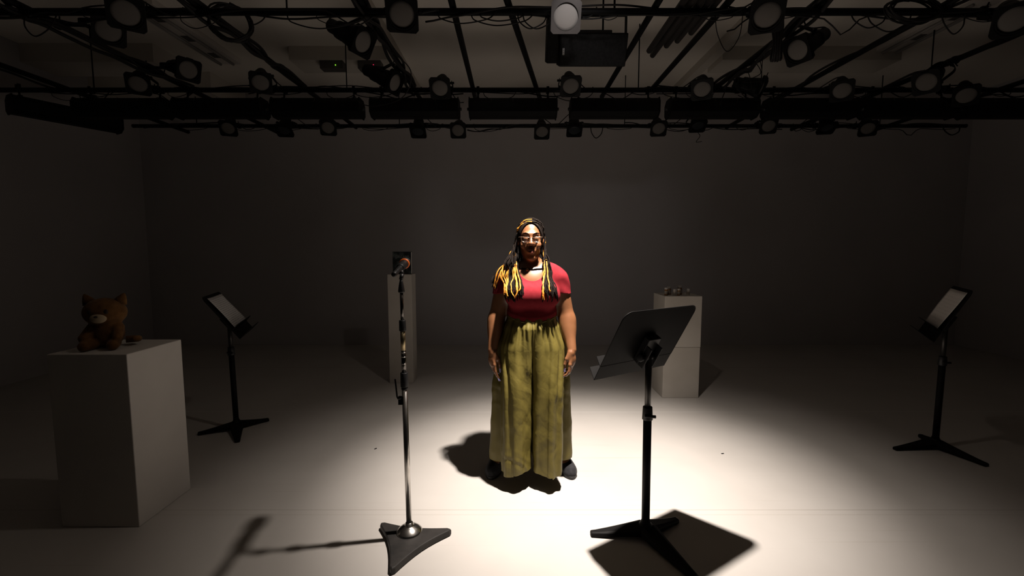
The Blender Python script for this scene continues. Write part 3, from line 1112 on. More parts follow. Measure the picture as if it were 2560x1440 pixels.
for k, (X, lab) in enumerate(((-3.97, 'leftmost'), (-2.97, 'second from the left'), (-1.98, 'third from the left'), (-.985, 'fourth from left'),
                              (.01, 'above the person'), (1.04, 'just right of the person'), (2.04, 'fourth from the right'),
                              (3.04, 'third from the right'), (4.05, 'second from the right'), (5.06, 'rightmost'))):
    strip_light('black strip light in the row below the middle pipe, ' + lab, (X, 4.80, 2.895))
t = strip_light('black strip light turned lengthwise at the far left of the grid', (-4.78, 5.05, 2.90), math.radians(62))
t['group'] = 'strip light turned lengthwise'

# ---- loudspeaker and the box behind it
sp = thing('loudspeaker', 'black loudspeaker lying on its side, hung from the ceiling with its face tilted down', 'loudspeaker', (.62, 3.62, 2.985))
SM = Matrix.Rotation(math.radians(24), 4, 'X')
MB().box((0, .12, 0), (.515, .24, .23), SM).build('cabinet', M['speaker'], sp, None, .008)
MB().box((0, -.006, 0), (.50, .012, .215), SM).build('grille', M['speaker'], sp, None, .003)
q = MB()
q.box((-.228, -.0135, -.01), (.014, .003, .046), SM)
q.build('maker_plate', M['white_mark'], sp, None, 0, 'small upright pale badge')
q = MB()
for k in range(4):
    q.box((-.228, -.0155, -.027 + k * .0115), (.008, .002, .006), SM)
q.build('badge_mark', M['slot_dark'], sp)
q = MB()
for s in (-1, 1):
    q.box((s * .272, .11, .14), (.008, .05, .34))
q.box((0, .11, .31), (.552, .05, .008))
q.build('bracket', M['black_metal'], sp)
for s in (-1, 1):
    MB().cyl((s * .18, .11, .314), (s * .18, .11, H - 2.985), .008, None, 8).build('hanger_rod', M['black_metal'], sp)
q = MB()
q.box((-.318, .06, .06), (.075, .22, .30), SM)
q.build('side_pod', M['speaker'], sp, None, .006)
bx_ = thing('equipment_case', 'smaller black equipment case hung above and behind the loudspeaker', 'equipment case', (.635, 3.98, 3.17))
MB().box((0, .13, .03), (.41, .26, .20)).build('case_shell', M['plastic_black'], bx_, None, .008)
MB().box((.188, -.003, .06), (.012, .006, .035)).build('latch', M['bare_metal'], bx_, None, 0, 'small metal latch')
for s in (-1, 1):
    MB().cyl((s * .15, .13, .13), (s * .15, .13, H - 3.17), .008, None, 8).build('hanger_rod', M['black_metal'], bx_)

# ---- ceiling fluorescents
for X, y0, y1, lab in ((-3.42, 4.35, 5.72, 'long pale ceiling light fitting at upper left, unlit'), (4.26, 4.3, 5.7, 'long pale ceiling light fitting at upper right, unlit')):
    t = thing('ceiling_light', lab, 'ceiling light', (X, (y0 + y1) / 2, H))
    MB().box((0, 0, -.03), (.30, y1 - y0, .06)).build('housing', M['white_metal'], t, None, .006)
    for s in (-1, 1):
        MB().cyl((s * .075, -(y1 - y0) / 2 + .04, -.075), (s * .075, (y1 - y0) / 2 - .04, -.075), .015, None, 12).build('tube', M['bright_lens'], t)
    for k in (-1, 0, 1):
        MB().box((0, k * .42, -.0615), (.10, .13, .004)).build('slot', M['slot_dark'], t, None, 0, 'dark slot')

# ---- small network boxes with status lights on the left cross beam
for X, Z, col, lab in ((-2.05, 3.575, (.35, 1, .05), 'small dark box with a green status light under the left cross beam'), (-1.62, 3.575, (1, .03, .12), 'small dark box with a red status light under the left cross beam')):
    t = thing('network_box', lab, 'electronic box', (X, 5.42, Z))
    MB().box((0, 0, -.02), (.26, .12, .09)).build('case', M['slot_dark'], t, None, .005)
    em = principled('status_glow', col, .5)
    em.node_tree.nodes['Principled BSDF'].inputs['Emission Color'].default_value = (*col, 1)
    em.node_tree.nodes['Principled BSDF'].inputs['Emission Strength'].default_value = 1.2
    MB().ball((.05, -.063, -.03), .006, 6).build('status_light', em, t, None, 0, 'glowing status light')

# ---- cables wrapped along the pipes, and loops hanging from them
rnd = random.Random(11)


def wrapped(label, a, b, seed, sag=0.0, r=.006, group='cables along the grid pipes'):
    rn = random.Random(seed)
    a, b = Vector(a), Vector(b)
    ln = (b - a).length
    n = max(10, int(ln / .055))
    d = (b - a).normalized()
    s1 = Vector((0, 0, 1))
    s2 = d.cross(s1).normalized()
    ph = rn.random() * 6
    c = (a + b) / 2
    pts = []
    rad = RP + r + .002
    sags = [(rn.random(), .06 + .10 * rn.random(), rn.random() * sag) for _ in range(max(1, int(ln / .8)))]
    for k in range(n + 1):
        u = k / n
        an = ph + u * ln * 2.2 + .5 * math.sin(u * ln * 5 + ph)
        rr = rad + .006 * (1 + math.sin(u * ln * 9 + ph * 2))
        p = a + d * (ln * u) + s1 * math.sin(an) * rr + s2 * math.cos(an) * rr
        dip = sum(amp * math.exp(-((u - u0) * ln / w) ** 2) for u0, w, amp in sags)
        pts.append(p - Vector((0, 0, dip)) - c)
    o = MB().tube(pts, r, 7).build('power_cable', M['cable'], None, Matrix.Translation(c))
    return tag(o, label, 'cable', group)


spans = [(-5.3, -2.6, 'far left'), (-2.7, -.5, 'centre left'), (-.6, 1.6, 'centre right'), (1.5, 3.6, 'right'), (3.5, 6.0, 'far right')]
sd = 1
for pn, pl in ((1, 'front'), (2, 'middle'), (3, 'rear')):
    for xa, xb, wl in spans:
        if pn == 3:
            xa, xb = max(xa, -4.9), min(xb, 5.9)
        for s in range(2):
            sd += 1
            wrapped('black cable wrapped along the %s %s of the %s crosswise pipe' % (('upper strand,', wl, pl) if s == 0 else ('sagging strand,', wl, pl)),
                    (xa, PY[pn], PZ + (0 if s == 0 else -.004)), (xb, PY[pn], PZ), sd, .05 if s == 0 else .13, .0065 if s == 0 else .005)
for X, lab in ((-4.68, 'nearest the left wall'), (-3.4, 'second from the left wall'), (-2.17, 'third from the left wall'), (-1.03, 'beside the left ceiling batten'),
               (2.13, 'beside the right ceiling batten'), (2.985, 'third from the right wall'), (3.95, 'second from the right wall')):
    sd += 1
    wrapped('black cable wrapped along the lengthwise pipe ' + lab, (X, 2.6, DZ), (X, 5.25, DZ), sd, .06, .011)


for X, lab in ((-3.4, 'second from the left wall'), (-2.17, 'third from the left wall'), (2.13, 'beside the right ceiling batten'), (-1.03, 'beside the left ceiling batten')):
    for k in range(2):
        sd += 1
        wrapped(('upper' if k else 'lower') + ' thick bundled cable strand along the lengthwise pipe ' + lab, (X, 2.4, DZ - .004), (X, 5.0, DZ - .004), sd, .05, .014)


def hanging(label, pts, r=.0045, group='hanging cable loops', smooth=8):
    P = [Vector(p) for p in pts]
    out = []
    for i in range(len(P) - 1):
        p0, p1, p2, p3 = P[max(i - 1, 0)], P[i], P[i + 1], P[min(i + 2, len(P) - 1)]
        for k in range(smooth):
            u = k / smooth
            out.append(.5 * ((2 * p1) + (p2 - p0) * u + (2 * p0 - 5 * p1 + 4 * p2 - p3) * u * u + (3 * p1 - p0 - 3 * p2 + p3) * u ** 3))
    out.append(P[-1])
    c = P[0]
    o = MB().tube([p - c for p in out], r, 7).build('hanging_cable', M['cable'], None, Matrix.Translation(c))
    return tag(o, label, 'cable', group)


def drop(label, X, Y, w, depth, r=.0045, z=PZ - RP, dy=0.0):
    return hanging(label, [(X, Y, z), (X + w * .08, Y + dy * .2 - .02, z - depth * .55), (X + w * .42, Y + dy * .5 - .03, z - depth), (X + w * .85, Y + dy * .8 - .02, z - depth * .6), (X + w, Y + dy, z)], r)


drop('thin wire loop hanging from the front pipe right of the spare pipes', 1.40, PY[1], .19, .25, .0028)
drop('cable loop hanging from the front pipe at the far left', -3.36, PY[1], .22, .15)
drop('cable loop hanging from the front pipe left of the slanting pipe', -.28, PY[1], .42, .08)
drop('second, shallower cable loop beside the slanting pipe on the front pipe', -.22, PY[1] - .01, .30, .055)
drop('cable loop hanging between the slanting pipe and the bright lens', .04, PY[1], .20, .10)
drop('cable loop hanging from the front pipe above the long left lamp', -1.55, PY[1], .55, .10)
drop('cable loop hanging from the front pipe in the top right corner', 2.45, PY[1], .30, .12)
drop('cable loop at the right end of the front pipe', 2.95, PY[1] - .01, .16, .14)
drop('cable loop hanging from the middle pipe at its left end', -4.45, PY[2], .3, .12)
drop('cable loop hanging from the middle pipe near the third strip light', -1.62, PY[2], .4, .06)
drop('cable loop hanging from the middle pipe right of the spare pipes', 1.55, PY[2], .5, .07)
drop('cable loop hanging from the rear pipe right of centre', 1.05, PY[3], .16, .14, .006)
drop('cable loop hanging from the rear pipe at its right end', 5.75, PY[3], .22, .10, .008)
hanging('long cable drooping across from the left batten pipe to the second lamp on it', [(-1.03, 3.9, DZ - .03), (-.86, 4.0, 2.98), (-.95, 4.15, 2.82), (-1.2, 4.3, 2.78), (-1.45, 4.5, 2.86), (-1.6, 4.7, 3.05)])
hanging('hook-shaped cable end dangling from the rear pipe over the back wall', [(2.42, PY[3], 3.075), (2.50, PY[3] + .01, 3.0), (2.515, PY[3] + .02, 2.965), (2.47, PY[3] + .02, 2.90), (2.50, PY[3] + .02, 2.895), (2.545, PY[3] + .02, 2.905)], .004)


rl = random.Random(23)
for k in range(14):
    drop('thin black cable loop sagging below the middle crosswise pipe', -4.9 + 10.6 * k / 14 + rl.uniform(-.2, .2), PY[2] - .01, rl.uniform(.15, .45), rl.uniform(.03, .10), rl.choice((.003, .004)))
for k in range(12):
    drop('thin black cable loop sagging below the front crosswise pipe', -3.6 + 7.2 * k / 12 + rl.uniform(-.15, .15), PY[1] - .015, rl.uniform(.12, .4), rl.uniform(.03, .11), rl.choice((.003, .0045)))
for k in range(12):
    drop('thin black cable loop sagging below the rear crosswise pipe', -4.6 + 10 * k / 12 + rl.uniform(-.2, .2), PY[3] - .01, rl.uniform(.15, .5), rl.uniform(.02, .07), .004)
for k in range(7):
    x = 2.125 + .012 * (k % 3 - 1)
    hanging('thin cable tail dangling from the tangle beside the right ceiling batten', [(x, 3.98 + .10 * k, DZ - .02), (x + rl.uniform(-.08, .08), 3.98 + .10 * k, 3.02), (x + rl.uniform(-.12, .12), 3.95 + .10 * k, rl.uniform(2.84, 2.95)), (x + rl.uniform(-.1, .1), 3.97 + .10 * k, rl.uniform(2.9, 3.0))], .0035)


def coil(label, X, Y, z, rx, rz, turns, rz_rot, seed):
    rn = random.Random(seed)
    pts = []
    n = turns * 28
    for k in range(n + 1):
        a = 2 * PI * k / 28
        t_ = k / n
        rr = 1 + .06 * math.sin(a * 3.3 + seed) + .05 * math.sin(a * .37)
        pts.append((rx * rr * math.sin(a), (t_ - .5) * .07 + .008 * math.sin(a * 2.1), -rz + rz * rr * math.cos(a)))
    o = MB().tube(pts, .0065, 7).build('cable_coil', M['cable'], None, Matrix.Translation((X, Y, z)) @ Matrix.Rotation(rz_rot, 4, 'Z'))
    return tag(o, label, 'cable coil', 'coiled cables on the grid')


coil('coiled cable hanging on the third lengthwise pipe from the left wall', -2.02, 3.42, PZ + .11, .13, .12, 6, .5, 3)
coil('wide coiled cable hanging on the front pipe at the right', 2.72, 3.24, PZ + .06, .19, .075, 6, .15, 5)
coil('loose tangle of cable on the pipe beside the right ceiling batten', 1.98, 3.55, PZ + .08, .09, .15, 5, 1.1, 8)

# ------------------------------------------------------------------ the person
skin = principled('skin', (.2, .09, .045), .36, spec=.6)
b = skin.node_tree.nodes['Principled BSDF']
b.inputs['Subsurface Weight'].default_value = .06
b.inputs['Subsurface Radius'].default_value = (.6, .25, .15)
b.inputs['Subsurface Scale'].default_value = .006
tc = N(skin, 'ShaderNodeTexCoord')
nz = N(skin, 'ShaderNodeTexNoise', Scale=14.0, Detail=5.0)
L(skin, tc.outputs['Object'], nz.inputs['Vector'])
rp = N(skin, 'ShaderNodeValToRGB')
rp.color_ramp.elements[0].color = (.170, .070, .030, 1)
rp.color_ramp.elements[1].color = (.215, .093, .041, 1)
rp.color_ramp.elements[0].position = .3
rp.color_ramp.elements[1].position = .7
L(skin, nz.outputs['Fac'], rp.inputs['Fac'])
# lips: the pigment of the lips themselves, an ellipse on the mouth
mpn = N(skin, 'ShaderNodeMapping')
mpn.inputs['Location'].default_value = (.010 / .023, .0, -1.4625 / .0145)
mpn.inputs['Scale'].default_value = (1 / .023, 0.0, 1 / .0145)
L(skin, tc.outputs['Object'], mpn.inputs['Vector'])
ln_ = N(skin, 'ShaderNodeVectorMath', operation='LENGTH')
L(skin, mpn.outputs['Vector'], ln_.inputs[0])
lr = N(skin, 'ShaderNodeMapRange')
lr.inputs['From Min'].default_value = .8
lr.inputs['From Max'].default_value = 1.05
lr.inputs['To Min'].default_value = 1
lr.inputs['To Max'].default_value = 0
L(skin, ln_.outputs['Value'], lr.inputs['Value'])
sy = N(skin, 'ShaderNodeSeparateXYZ')
L(skin, tc.outputs['Object'], sy.inputs['Vector'])
fy = N(skin, 'ShaderNodeMath', operation='LESS_THAN')
fy.inputs[1].default_value = -.06
L(skin, sy.outputs['Y'], fy.inputs[0])
lm = N(skin, 'ShaderNodeMath', operation='MULTIPLY')
L(skin, lr.outputs['Result'], lm.inputs[0])
L(skin, fy.outputs[0], lm.inputs[1])
mxs = N(skin, 'ShaderNodeMix', data_type='RGBA')
L(skin, lm.outputs[0], mxs.inputs['Factor'])
L(skin, rp.outputs['Color'], mxs.inputs[6])
mxs.inputs[7].default_value = (.18, .056, .043, 1)
L(skin, mxs.outputs[2], b.inputs['Base Color'])
pb = N(skin, 'ShaderNodeTexNoise', Scale=420.0, Detail=2.0)
L(skin, tc.outputs['Object'], pb.inputs['Vector'])
pbp = N(skin, 'ShaderNodeBump', Strength=.12, Distance=.0008)
L(skin, pb.outputs['Fac'], pbp.inputs['Height'])
L(skin, pbp.outputs['Normal'], b.inputs['Normal'])

red = mottle(principled('red_jersey', (.2, .012, .022), .85, spec=.1), (.175, .0115, .017), (.205, .0150, .0215), 30, 5, .25, .0008, 700)
black_hair = mottle(principled('black_locs', (.012, .008, .006), .75, spec=.08), (.0045, .003, .0025), (.012, .008, .006), 90, 4, .6, .002, 300)
orange_hair = mottle(principled('orange_locs', (.72, .31, .035), .55, spec=.35), (.46, .16, .012), (.60, .25, .025), 90, 4, .6, .002, 300)
suede = mottle(principled('dark_suede', (.045, .045, .05), .9, spec=.15, Sheen_Weight=.08), (.015, .015, .0165), (.026, .026, .028), 40, 5, .3, .001, 260)
nailm = principled('lavender_varnish', (.50, .47, .92), .25)
soot = principled('shoe_sole', (.012, .012, .012), .6)

olive = principled('olive_sateen', (.125, .100, .022), .5, spec=.3)
ob = olive.node_tree.nodes['Principled BSDF']
tc = N(olive, 'ShaderNodeTexCoord')
wv = N(olive, 'ShaderNodeTexNoise', Scale=5.0, Detail=3.0)
L(olive, tc.outputs['Object'], wv.inputs['Vector'])
mxv = N(olive, 'ShaderNodeMix', data_type='VECTOR')
mxv.inputs['Factor'].default_value = .10
L(olive, tc.outputs['Object'], mxv.inputs[4])
L(olive, wv.outputs['Color'], mxv.inputs[5])
mpo = N(olive, 'ShaderNodeMapping')
mpo.inputs['Scale'].default_value = (26, 26, 15)
L(olive, mxv.outputs[1], mpo.inputs['Vector'])
vo = N(olive, 'ShaderNodeTexVoronoi', feature='DISTANCE_TO_EDGE', Scale=1.0)
L(olive, mpo.outputs['Vector'], vo.inputs['Vector'])
cl = N(olive, 'ShaderNodeMapRange', interpolation_type='SMOOTHSTEP')
cl.inputs['From Max'].default_value = .16
L(olive, vo.outputs['Distance'], cl.inputs['Value'])
fn = N(olive, 'ShaderNodeTexNoise', Scale=46.0, Detail=5.0)
L(olive, tc.outputs['Object'], fn.inputs['Vector'])
ad = N(olive, 'ShaderNodeMath', operation='MULTIPLY_ADD')
ad.inputs[1].default_value = .5
L(olive, fn.outputs['Fac'], ad.inputs[0])
L(olive, cl.outputs['Result'], ad.inputs[2])
ob_ = N(olive, 'ShaderNodeBump', Strength=.12, Distance=.002)
L(olive, ad.outputs[0], ob_.inputs['Height'])
L(olive, ob_.outputs['Normal'], ob.inputs['Normal'])

PX, PYY = .125, 2.85
person = thing('person', 'person standing in the spotlight wearing a red top and wide olive trousers', 'person', (PX, PYY, 0))
hx = -.010

body = Field()
torso = Field()


def both(prim, k, op=1):
    body.add(prim, k, op)
    torso.add(prim, k, op)


both(ell((0, .005, 1.225), (.160, .108, .15)), .02)
both(cone((-.120, .012, 1.322), (.120, .012, 1.322), .046, .046), .05)
for s in (-1, 1):
    both(cone((0, .02, 1.385), (s * .148, .015, 1.322), .042, .036), .04)
both(ell((0, -.012, 1.05), (.151, .120, .15)), .06)
both(ell((0, .005, .88), (.165, .112, .13)), .06)
for s in (-1, 1):
    both(ell((s * .078, -.085, 1.192), (.086, .074, .078)), .03)
# neck and head
body.add(cone((0, .022, 1.33), (hx, .020, 1.46), .056, .046), .025)
body.add(ell((hx, .012, 1.556), (.0755, .093, .096)), .02)
body.add(ell((hx, -.016, 1.482), (.054, .062, .070)), .03)
for s in (-1, 1):
    body.add(cone((hx + s * .034, .004, 1.462), (hx + s * .006, -.052, 1.424), .022, .018), .025)
    body.add(ell((hx + s * .039, -.060, 1.498), (.026, .022, .024)), .02)
body.add(ell((hx, -.062, 1.419), (.021, .017, .016)), .02)
body.add(cone((hx - .036, -.080, 1.563), (hx + .036, -.080, 1.563), .0095, .0095), .022)
for s in (-1, 1):
    body.add(ell((hx + s * .032, -.096, 1.537), (.021, .017, .0125)), .014, -1)
for s in (-1, 1):
    body.add(ell((hx + s * .032, -.0775, 1.5365), .0158), .004)
    body.add(ell((hx + s * .032, -.096, 1.5292), (.0120, .012, .0024)), .0012, -1)
body.add(cone((hx, -.082, 1.546), (hx, -.101, 1.510), .0082, .0130), .014)
body.add(ell((hx, -.1045, 1.506), (.0155, .0135, .0118)), .010)
for s in (-1, 1):
    body.add(ell((hx + s * .0168, -.0930, 1.5035), (.0118, .0125, .0098)), .007)
for s in (-1, 1):
    body.add(ell((hx + s * .0085, -.1045, 1.4945), (.0048, .006, .0045)), .004, -1)
body.add(ell((hx, -.066, 1.466), (.034, .021, .028)), .02)
for s in (-1, 1):
    body.add(cone((hx + s * .0205, -.0825, 1.4645), (hx + s * .004, -.0920, 1.4690), .0044, .0070), .006)
    body.add(cone((hx + s * .0175, -.0830, 1.4570), (hx, -.0935, 1.4545), .0056, .0090), .006)
body.add(ell((hx, -.101, 1.4622), (.0215, .011, .0013)), .003, -1)
for s in (-1, 1):
    body.add(ell((hx + s * .077, .014, 1.525), (.011, .022, .03)), .008)
# legs inside the trousers
for s in (-1, 1):
    body.add(cone((s * .085, .01, .85), (s * .135, .03, .47), .085, .056), .04)
    body.add(cone((s * .135, .03, .47), (s * .222, .095, .085), .050, .034), .03)
    body.add(cone((s * .222, .095, .085), (s * .240, .03, .045), .032, .026), .02)
sleeve = Field()
for s in (-1, 1):
    up = cone((s * .165, .012, 1.288), (s * .226, .018, 1.03), .058, .047)
    body.add(up, .045)
    sleeve.add(up, .01)
    body.add(cone((s * .226, .014, 1.03), (s * .246, -.068, .850), .0465, .0290), .02)
    body.add(ell((s * .230, -.004, .985), (.041, .043, .085)), .04)
nails = []
hands = {}
for s in (-1, 1):
    Wp = Vector((s * .246, -.070, .846))
    e_d = Vector((-s * .02, -.14, -1)).normalized()
    e_w = Vector((-s * .45, -.89, 0))
    e_w = (e_w - e_d * e_w.dot(e_d)).normalized()
    e_n = e_d.cross(e_w) if s > 0 else e_w.cross(e_d)
    if e_n.x * s < 0:
        e_n = -e_n
    offs = (.029, .0095, -.010, -.028)
    lens = ((.041, .026, .021), (.045, .029, .022), (.041, .027, .021), (.033, .021, .018))
    curl = ((8, 20, 30), (14, 30, 44), (18, 36, 52), (22, 42, 60)) if s < 0 else ((8, 36, 62), (14, 44, 72), (18, 50, 78), (20, 54, 80))
    body.add(ell(tuple(Wp + e_d * .052 - e_n * .004), (.031, .028, .046)), .02)
    for f_ in range(4):
        base_ = Wp + e_d * .012 + e_w * offs[f_] * .45
        K = Wp + e_d * (.089 - abs(f_ - 1) * .004) + e_w * offs[f_]
        body.add(cone(tuple(base_), tuple(K), .0135, .0108), .012)
        p = K
        rr = (.0096, .0088, .0078, .0062)
        for g in range(3):
            an = math.radians(curl[f_][g])
            d_ = e_d * math.cos(an) - e_n * math.sin(an)
            q_ = p + d_ * lens[f_][g]
            body.add(cone(tuple(p), tuple(q_), rr[g], rr[g + 1]), .003 if g else .006)
            p = q_
        an = math.radians(curl[f_][2] - 8)
        d_ = e_d * math.cos(an) - e_n * math.sin(an)
        nr = (e_n * math.cos(an) + e_d * math.sin(an))
        nails.append((p - d_ * .006 + nr * .0052, d_, nr, e_w, .0052, .024))
    t0 = Wp + e_d * .016 + e_w * .018
    t1 = Wp + e_d * .050 + e_w * .030 - e_n * .020
    t2 = Wp + e_d * .084 + e_w * .030 - e_n * .031
    t3 = Wp + e_d * .110 + e_w * .026 - e_n * .034
    body.add(cone(tuple(t0), tuple(t1), .0175, .0130), .014)
    body.add(cone(tuple(t1), tuple(t2), .0118, .0102), .004)
    body.add(cone(tuple(t2), tuple(t3), .0100, .0076), .003)
    d_ = (t3 - t2).normalized()
    nr = (e_w * .95 - e_n * .15)
    nr = (nr - d_ * nr.dot(d_)).normalized()
    nails.append((t3 - d_ * .004 + nr * .0060, d_, nr, nr.cross(d_), .0064, .030))

xs = np.unique(np.round(np.concatenate([np.arange(-.312, -.196, .0026), np.arange(-.196, -.09, .0045), np.arange(-.09, .09, .0024), np.arange(.09, .196, .0045), np.arange(.196, .314, .0026)]), 6))
ys = np.unique(np.round(np.concatenate([np.arange(-.20, -.06, .0024), np.arange(-.06, .20, .0042)]), 6))
zs = np.unique(np.round(np.concatenate([np.arange(.005, .62, .008), np.arange(.62, .87, .0026), np.arange(.87, 1.39, .0055), np.arange(1.39, 1.67, .0024)]), 6))
put('body', nets(body.grid(xs, ys, zs), xs, ys, zs, 'body'), skin, person)

# red top: the same torso, a little larger, cut at hem, sleeve ends and neck
torso.add(ell((0, -.112, 1.19), (.075, .046, .062)), .03)
xs = np.arange(-.30, .301, .0042)
ys = np.arange(-.20, .19, .0042)
zs = np.arange(1.02, 1.42, .0040)
X_, Y_, Z_ = xs[:, None, None], ys[None, :, None], zs[None, None, :]
tor = torso.grid(xs, ys, zs) - .0065
rib = .0020 * np.exp(-((Z_ - 1.058 - .030 * (X_ / .15) ** 2) / .010) ** 2)
tor = tor - rib
tor = np.maximum(tor, 1.034 + .030 * (X_ / .15) ** 2 + .02 * (Y_ > 0) - Z_)
slv = sleeve.grid(xs, ys, zs) - .0085
wr_ = .0022 * np.sin((Z_ * 60 + np.abs(X_) * 45 + Y_ * 20)) * np.clip((np.abs(X_) - .14) / .05, 0, 1)
slv = slv + wr_
slv = np.maximum(slv, (1.198 - (np.abs(X_) - .2) * .12 - Z_))
sh = smin(tor, slv, .02)
front = 1 / (1 + np.exp(Y_ / .012))
dep = .062 + .060 * front
scoop = (np.sqrt((X_ / .101) ** 2 + ((Z_ - 1.402) / dep) ** 2) - 1) * .08
sh = np.maximum(sh, -scoop).astype(np.float32)
put('red_top', nets(sh, xs, ys, zs, 'red_top'), red, person, None, 0, 'short-sleeved red top with a scoop neck')

# wide olive trousers: a front panel and a side-and-back panel for each leg, open at the side slit


def spline(ctrl, s):
    n = len(ctrl) - 1
    u = min(max(s, 0), .99999) * n
    i = int(u)
    f = u - i
    p0, p1, p2, p3 = ctrl[max(i - 1, 0)], ctrl[i], ctrl[i + 1], ctrl[min(i + 2, n)]
    return .5 * ((2 * p1) + (p2 - p0) * f + (2 * p0 - 5 * p1 + 4 * p2 - p3) * f * f + (3 * p1 - p0 - 3 * p2 + p3) * f ** 3)


def V2(*a):
    return [Vector((p[0], p[1], 0)) for p in a]


_cr = random.Random(4)
WAVES = []
for _k in range(16):
    an_ = _cr.uniform(-1.15, 1.15) + (PI / 2 if _k % 3 == 2 else 0)
    WAVES.append((math.cos(an_), math.sin(an_), (_cr.uniform(5.5, 14.0) if _k < 9 else _cr.uniform(14.0, 30.0)), _cr.uniform(0, 1), _cr.uniform(0, 50)))


def crinkle(p, sd):
    """crumpled cloth: flat facets that meet in sharp pressed creases"""
    q_ = p * 5.0 + Vector((sd, 0, 0))
    wx = noise.noise(q_) * .05
    wz = noise.noise(q_ + Vector((9, 2, 1))) * .07
    h = 0.0
    for c_, s_, fr_, ph_, o_ in WAVES:
        t_ = ((p.x + p.y * .6 + wx) * c_ + (p.z + wz) * s_ * .7) * fr_ + ph_ + sd
        tri = abs((t_ % 1.0) * 2 - 1)
        amp = max(0.0, .22 + noise.noise(p * 4.5 + Vector((o_, sd, o_ * .3))) * 1.5)
        h += (tri - .5) * amp / fr_
    return .032 * h


def panel(levels, hem, sd, ns, nzz, pleats, folds, mb):
    zz = [l[0] for l in levels]
    rows = []
    for j in range(nzz + 1):
        v = j / nzz
        row = []
        for i in range(ns + 1):
            s = i / ns
            z = 1.068 + (hem(s) - 1.068) * v
            k = 0
            while k < len(zz) - 2 and z < zz[k + 1]:
                k += 1
            f = (zz[k] - z) / (zz[k] - zz[k + 1])
            f = min(max(f, 0), 1)
            f = f * f * (3 - 2 * f) * .5 + f * .5
            a, b_ = spline(levels[k][1], s), spline(levels[k + 1][1], s)
            p = a.lerp(b_, f)
            e = .004
            a2 = spline(levels[k][1], min(s + e, 1)).lerp(spline(levels[k + 1][1], min(s + e, 1)), f)
            a1 = spline(levels[k][1], max(s - e, 0)).lerp(spline(levels[k + 1][1], max(s - e, 0)), f)
            t_ = (a2 - a1)
            n_ = Vector((t_.y, -t_.x, 0))
            if n_.length > 1e-9:
                n_.normalize()
            p = Vector((p.x, p.y, z))
            top = max(0.0, min(1.0, (z - .72) / .30))
            ph = noise.noise(Vector((s * 6, z * 1.2, sd))) * 1.8
            edge = min(1.0, min(s, 1 - s) * 14 + .25)
            d_ = .0060 * (top ** 1.2) * math.sin(2 * PI * pleats * s + ph * 1.5) * min(1.0, max(0.0, (1.045 - z) * 16))
            fw_ = math.sin(2 * PI * 3.1 * s + ph * .8 + (1.05 - z) * .9 + sd)
            d_ += folds * (1 - .5 * top) * (abs(fw_) ** .75 * (1 if fw_ > 0 else -1)) * edge
            d_ += crinkle(p, sd) * min(1.0, max(.12, (1.0 - z) / .26)) * (.55 + .45 * edge)
            row.append(p + n_ * d_)
        rows.append(row)
    vs = [p for r in rows for p in r]
    w = ns + 1
    fs = [(j * w + i, j * w + i + 1, (j + 1) * w + i + 1, (j + 1) * w + i) for j in range(nzz) for i in range(ns)]
    mb.add(vs, fs, True)


def arc(rx, ry, cy_, a0, a1, n, sgn):
    return V2(*[(sgn * rx * math.cos(math.radians(a0 + (a1 - a0) * i / n)), cy_ + ry * math.sin(math.radians(a0 + (a1 - a0) * i / n))) for i in range(n + 1)])


tm = MB()
for s in (-1, 1):
    g = -.004
    so = .195 if s > 0 else .226
    fo = .186 if s > 0 else .190
    fl = [(1.068, arc(.149, .118, -.012, -90, -14, 5, s)), (1.035, arc(.155, .126, -.012, -90, -14, 5, s)),
          (.99, arc(.173, .145, -.010, -90, -14, 5, s)),
          (.86, V2((s * -.003, -.136), (s * .040, -.160), (s * .105, -.156), (s * .155, -.128), (s * .188, -.088), (s * .198, -.045))),
          (.58, V2((s * g, -.062), (s * .030, -.165), (s * .095, -.196), (s * .142, -.184), (s * .176, -.142), (s * (fo + .004), -.090))),
          (.07, V2((s * (.010 if s > 0 else .016), -.075), (s * .028, -.180), (s * .090, -.222), (s * .138, -.214), (s * .172, -.170), (s * fo, -.112)))]
    bl = [(1.068, arc(.149, .118, -.012, -14, 90, 6, s)), (1.035, arc(.155, .126, -.012, -14, 90, 6, s)),
          (.99, arc(.174, .147, -.008, -14, 90, 6, s)),
          (.86, V2((s * .196, -.045), (s * .203, -.02), (s * .214, .025), (s * .190, .095), (s * .130, .150), (s * .065, .165), (s * .004, .150), (s * .002, .02))),
          (.58, V2((s * (fo - .045), -.045), (s * so, -.030), (s * .248, .025), (s * .205, .120), (s * .130, .160), (s * .060, .150), (s * .012, .090), (s * g, -.08))),
          (.08, V2((s * (fo - .045), -.05), (s * (so + .004), -.022), (s * .272, .035), (s * .222, .140), (s * .135, .175), (s * .055, .160), (s * .012, .090), (s * (.010 if s > 0 else .016), -.07)))]
    q = MB()
    panel(fl, lambda u, s=s: .112 + .010 * math.cos(u * 5 + s) - .010 * (u > .5), 3.1 + s, 116, 300, 7, .0085, q)
    panel(bl, lambda u, s=s: .098 + .03 * min(1, u * 2) + .006 * math.sin(u * 9), 7.7 + s, 110, 190, 8, .008, q)
    if s < 0:
        q.f = [list(reversed(f)) for f in q.f]
    tm.add(q.v, q.f, True)
tr = tm.build('trousers', olive, person, None, 0, 'wide crinkled olive trousers with side slits')
sol = tr.modifiers.new('cloth_thickness', 'SOLIDIFY')
sol.thickness = .0016
sol.offset = -1
q = MB()
wb = []
for k in range(60):
    a = 2 * PI * k / 60
    wb.append((.152 * math.cos(a), -.012 + .124 * math.sin(a), 1.030 + .030 * math.cos(a) ** 2 + .0012 * math.sin(k * 4.1)))
q.tube(wb, .0055, 8, None, True)
q.build('waistband', olive, person)

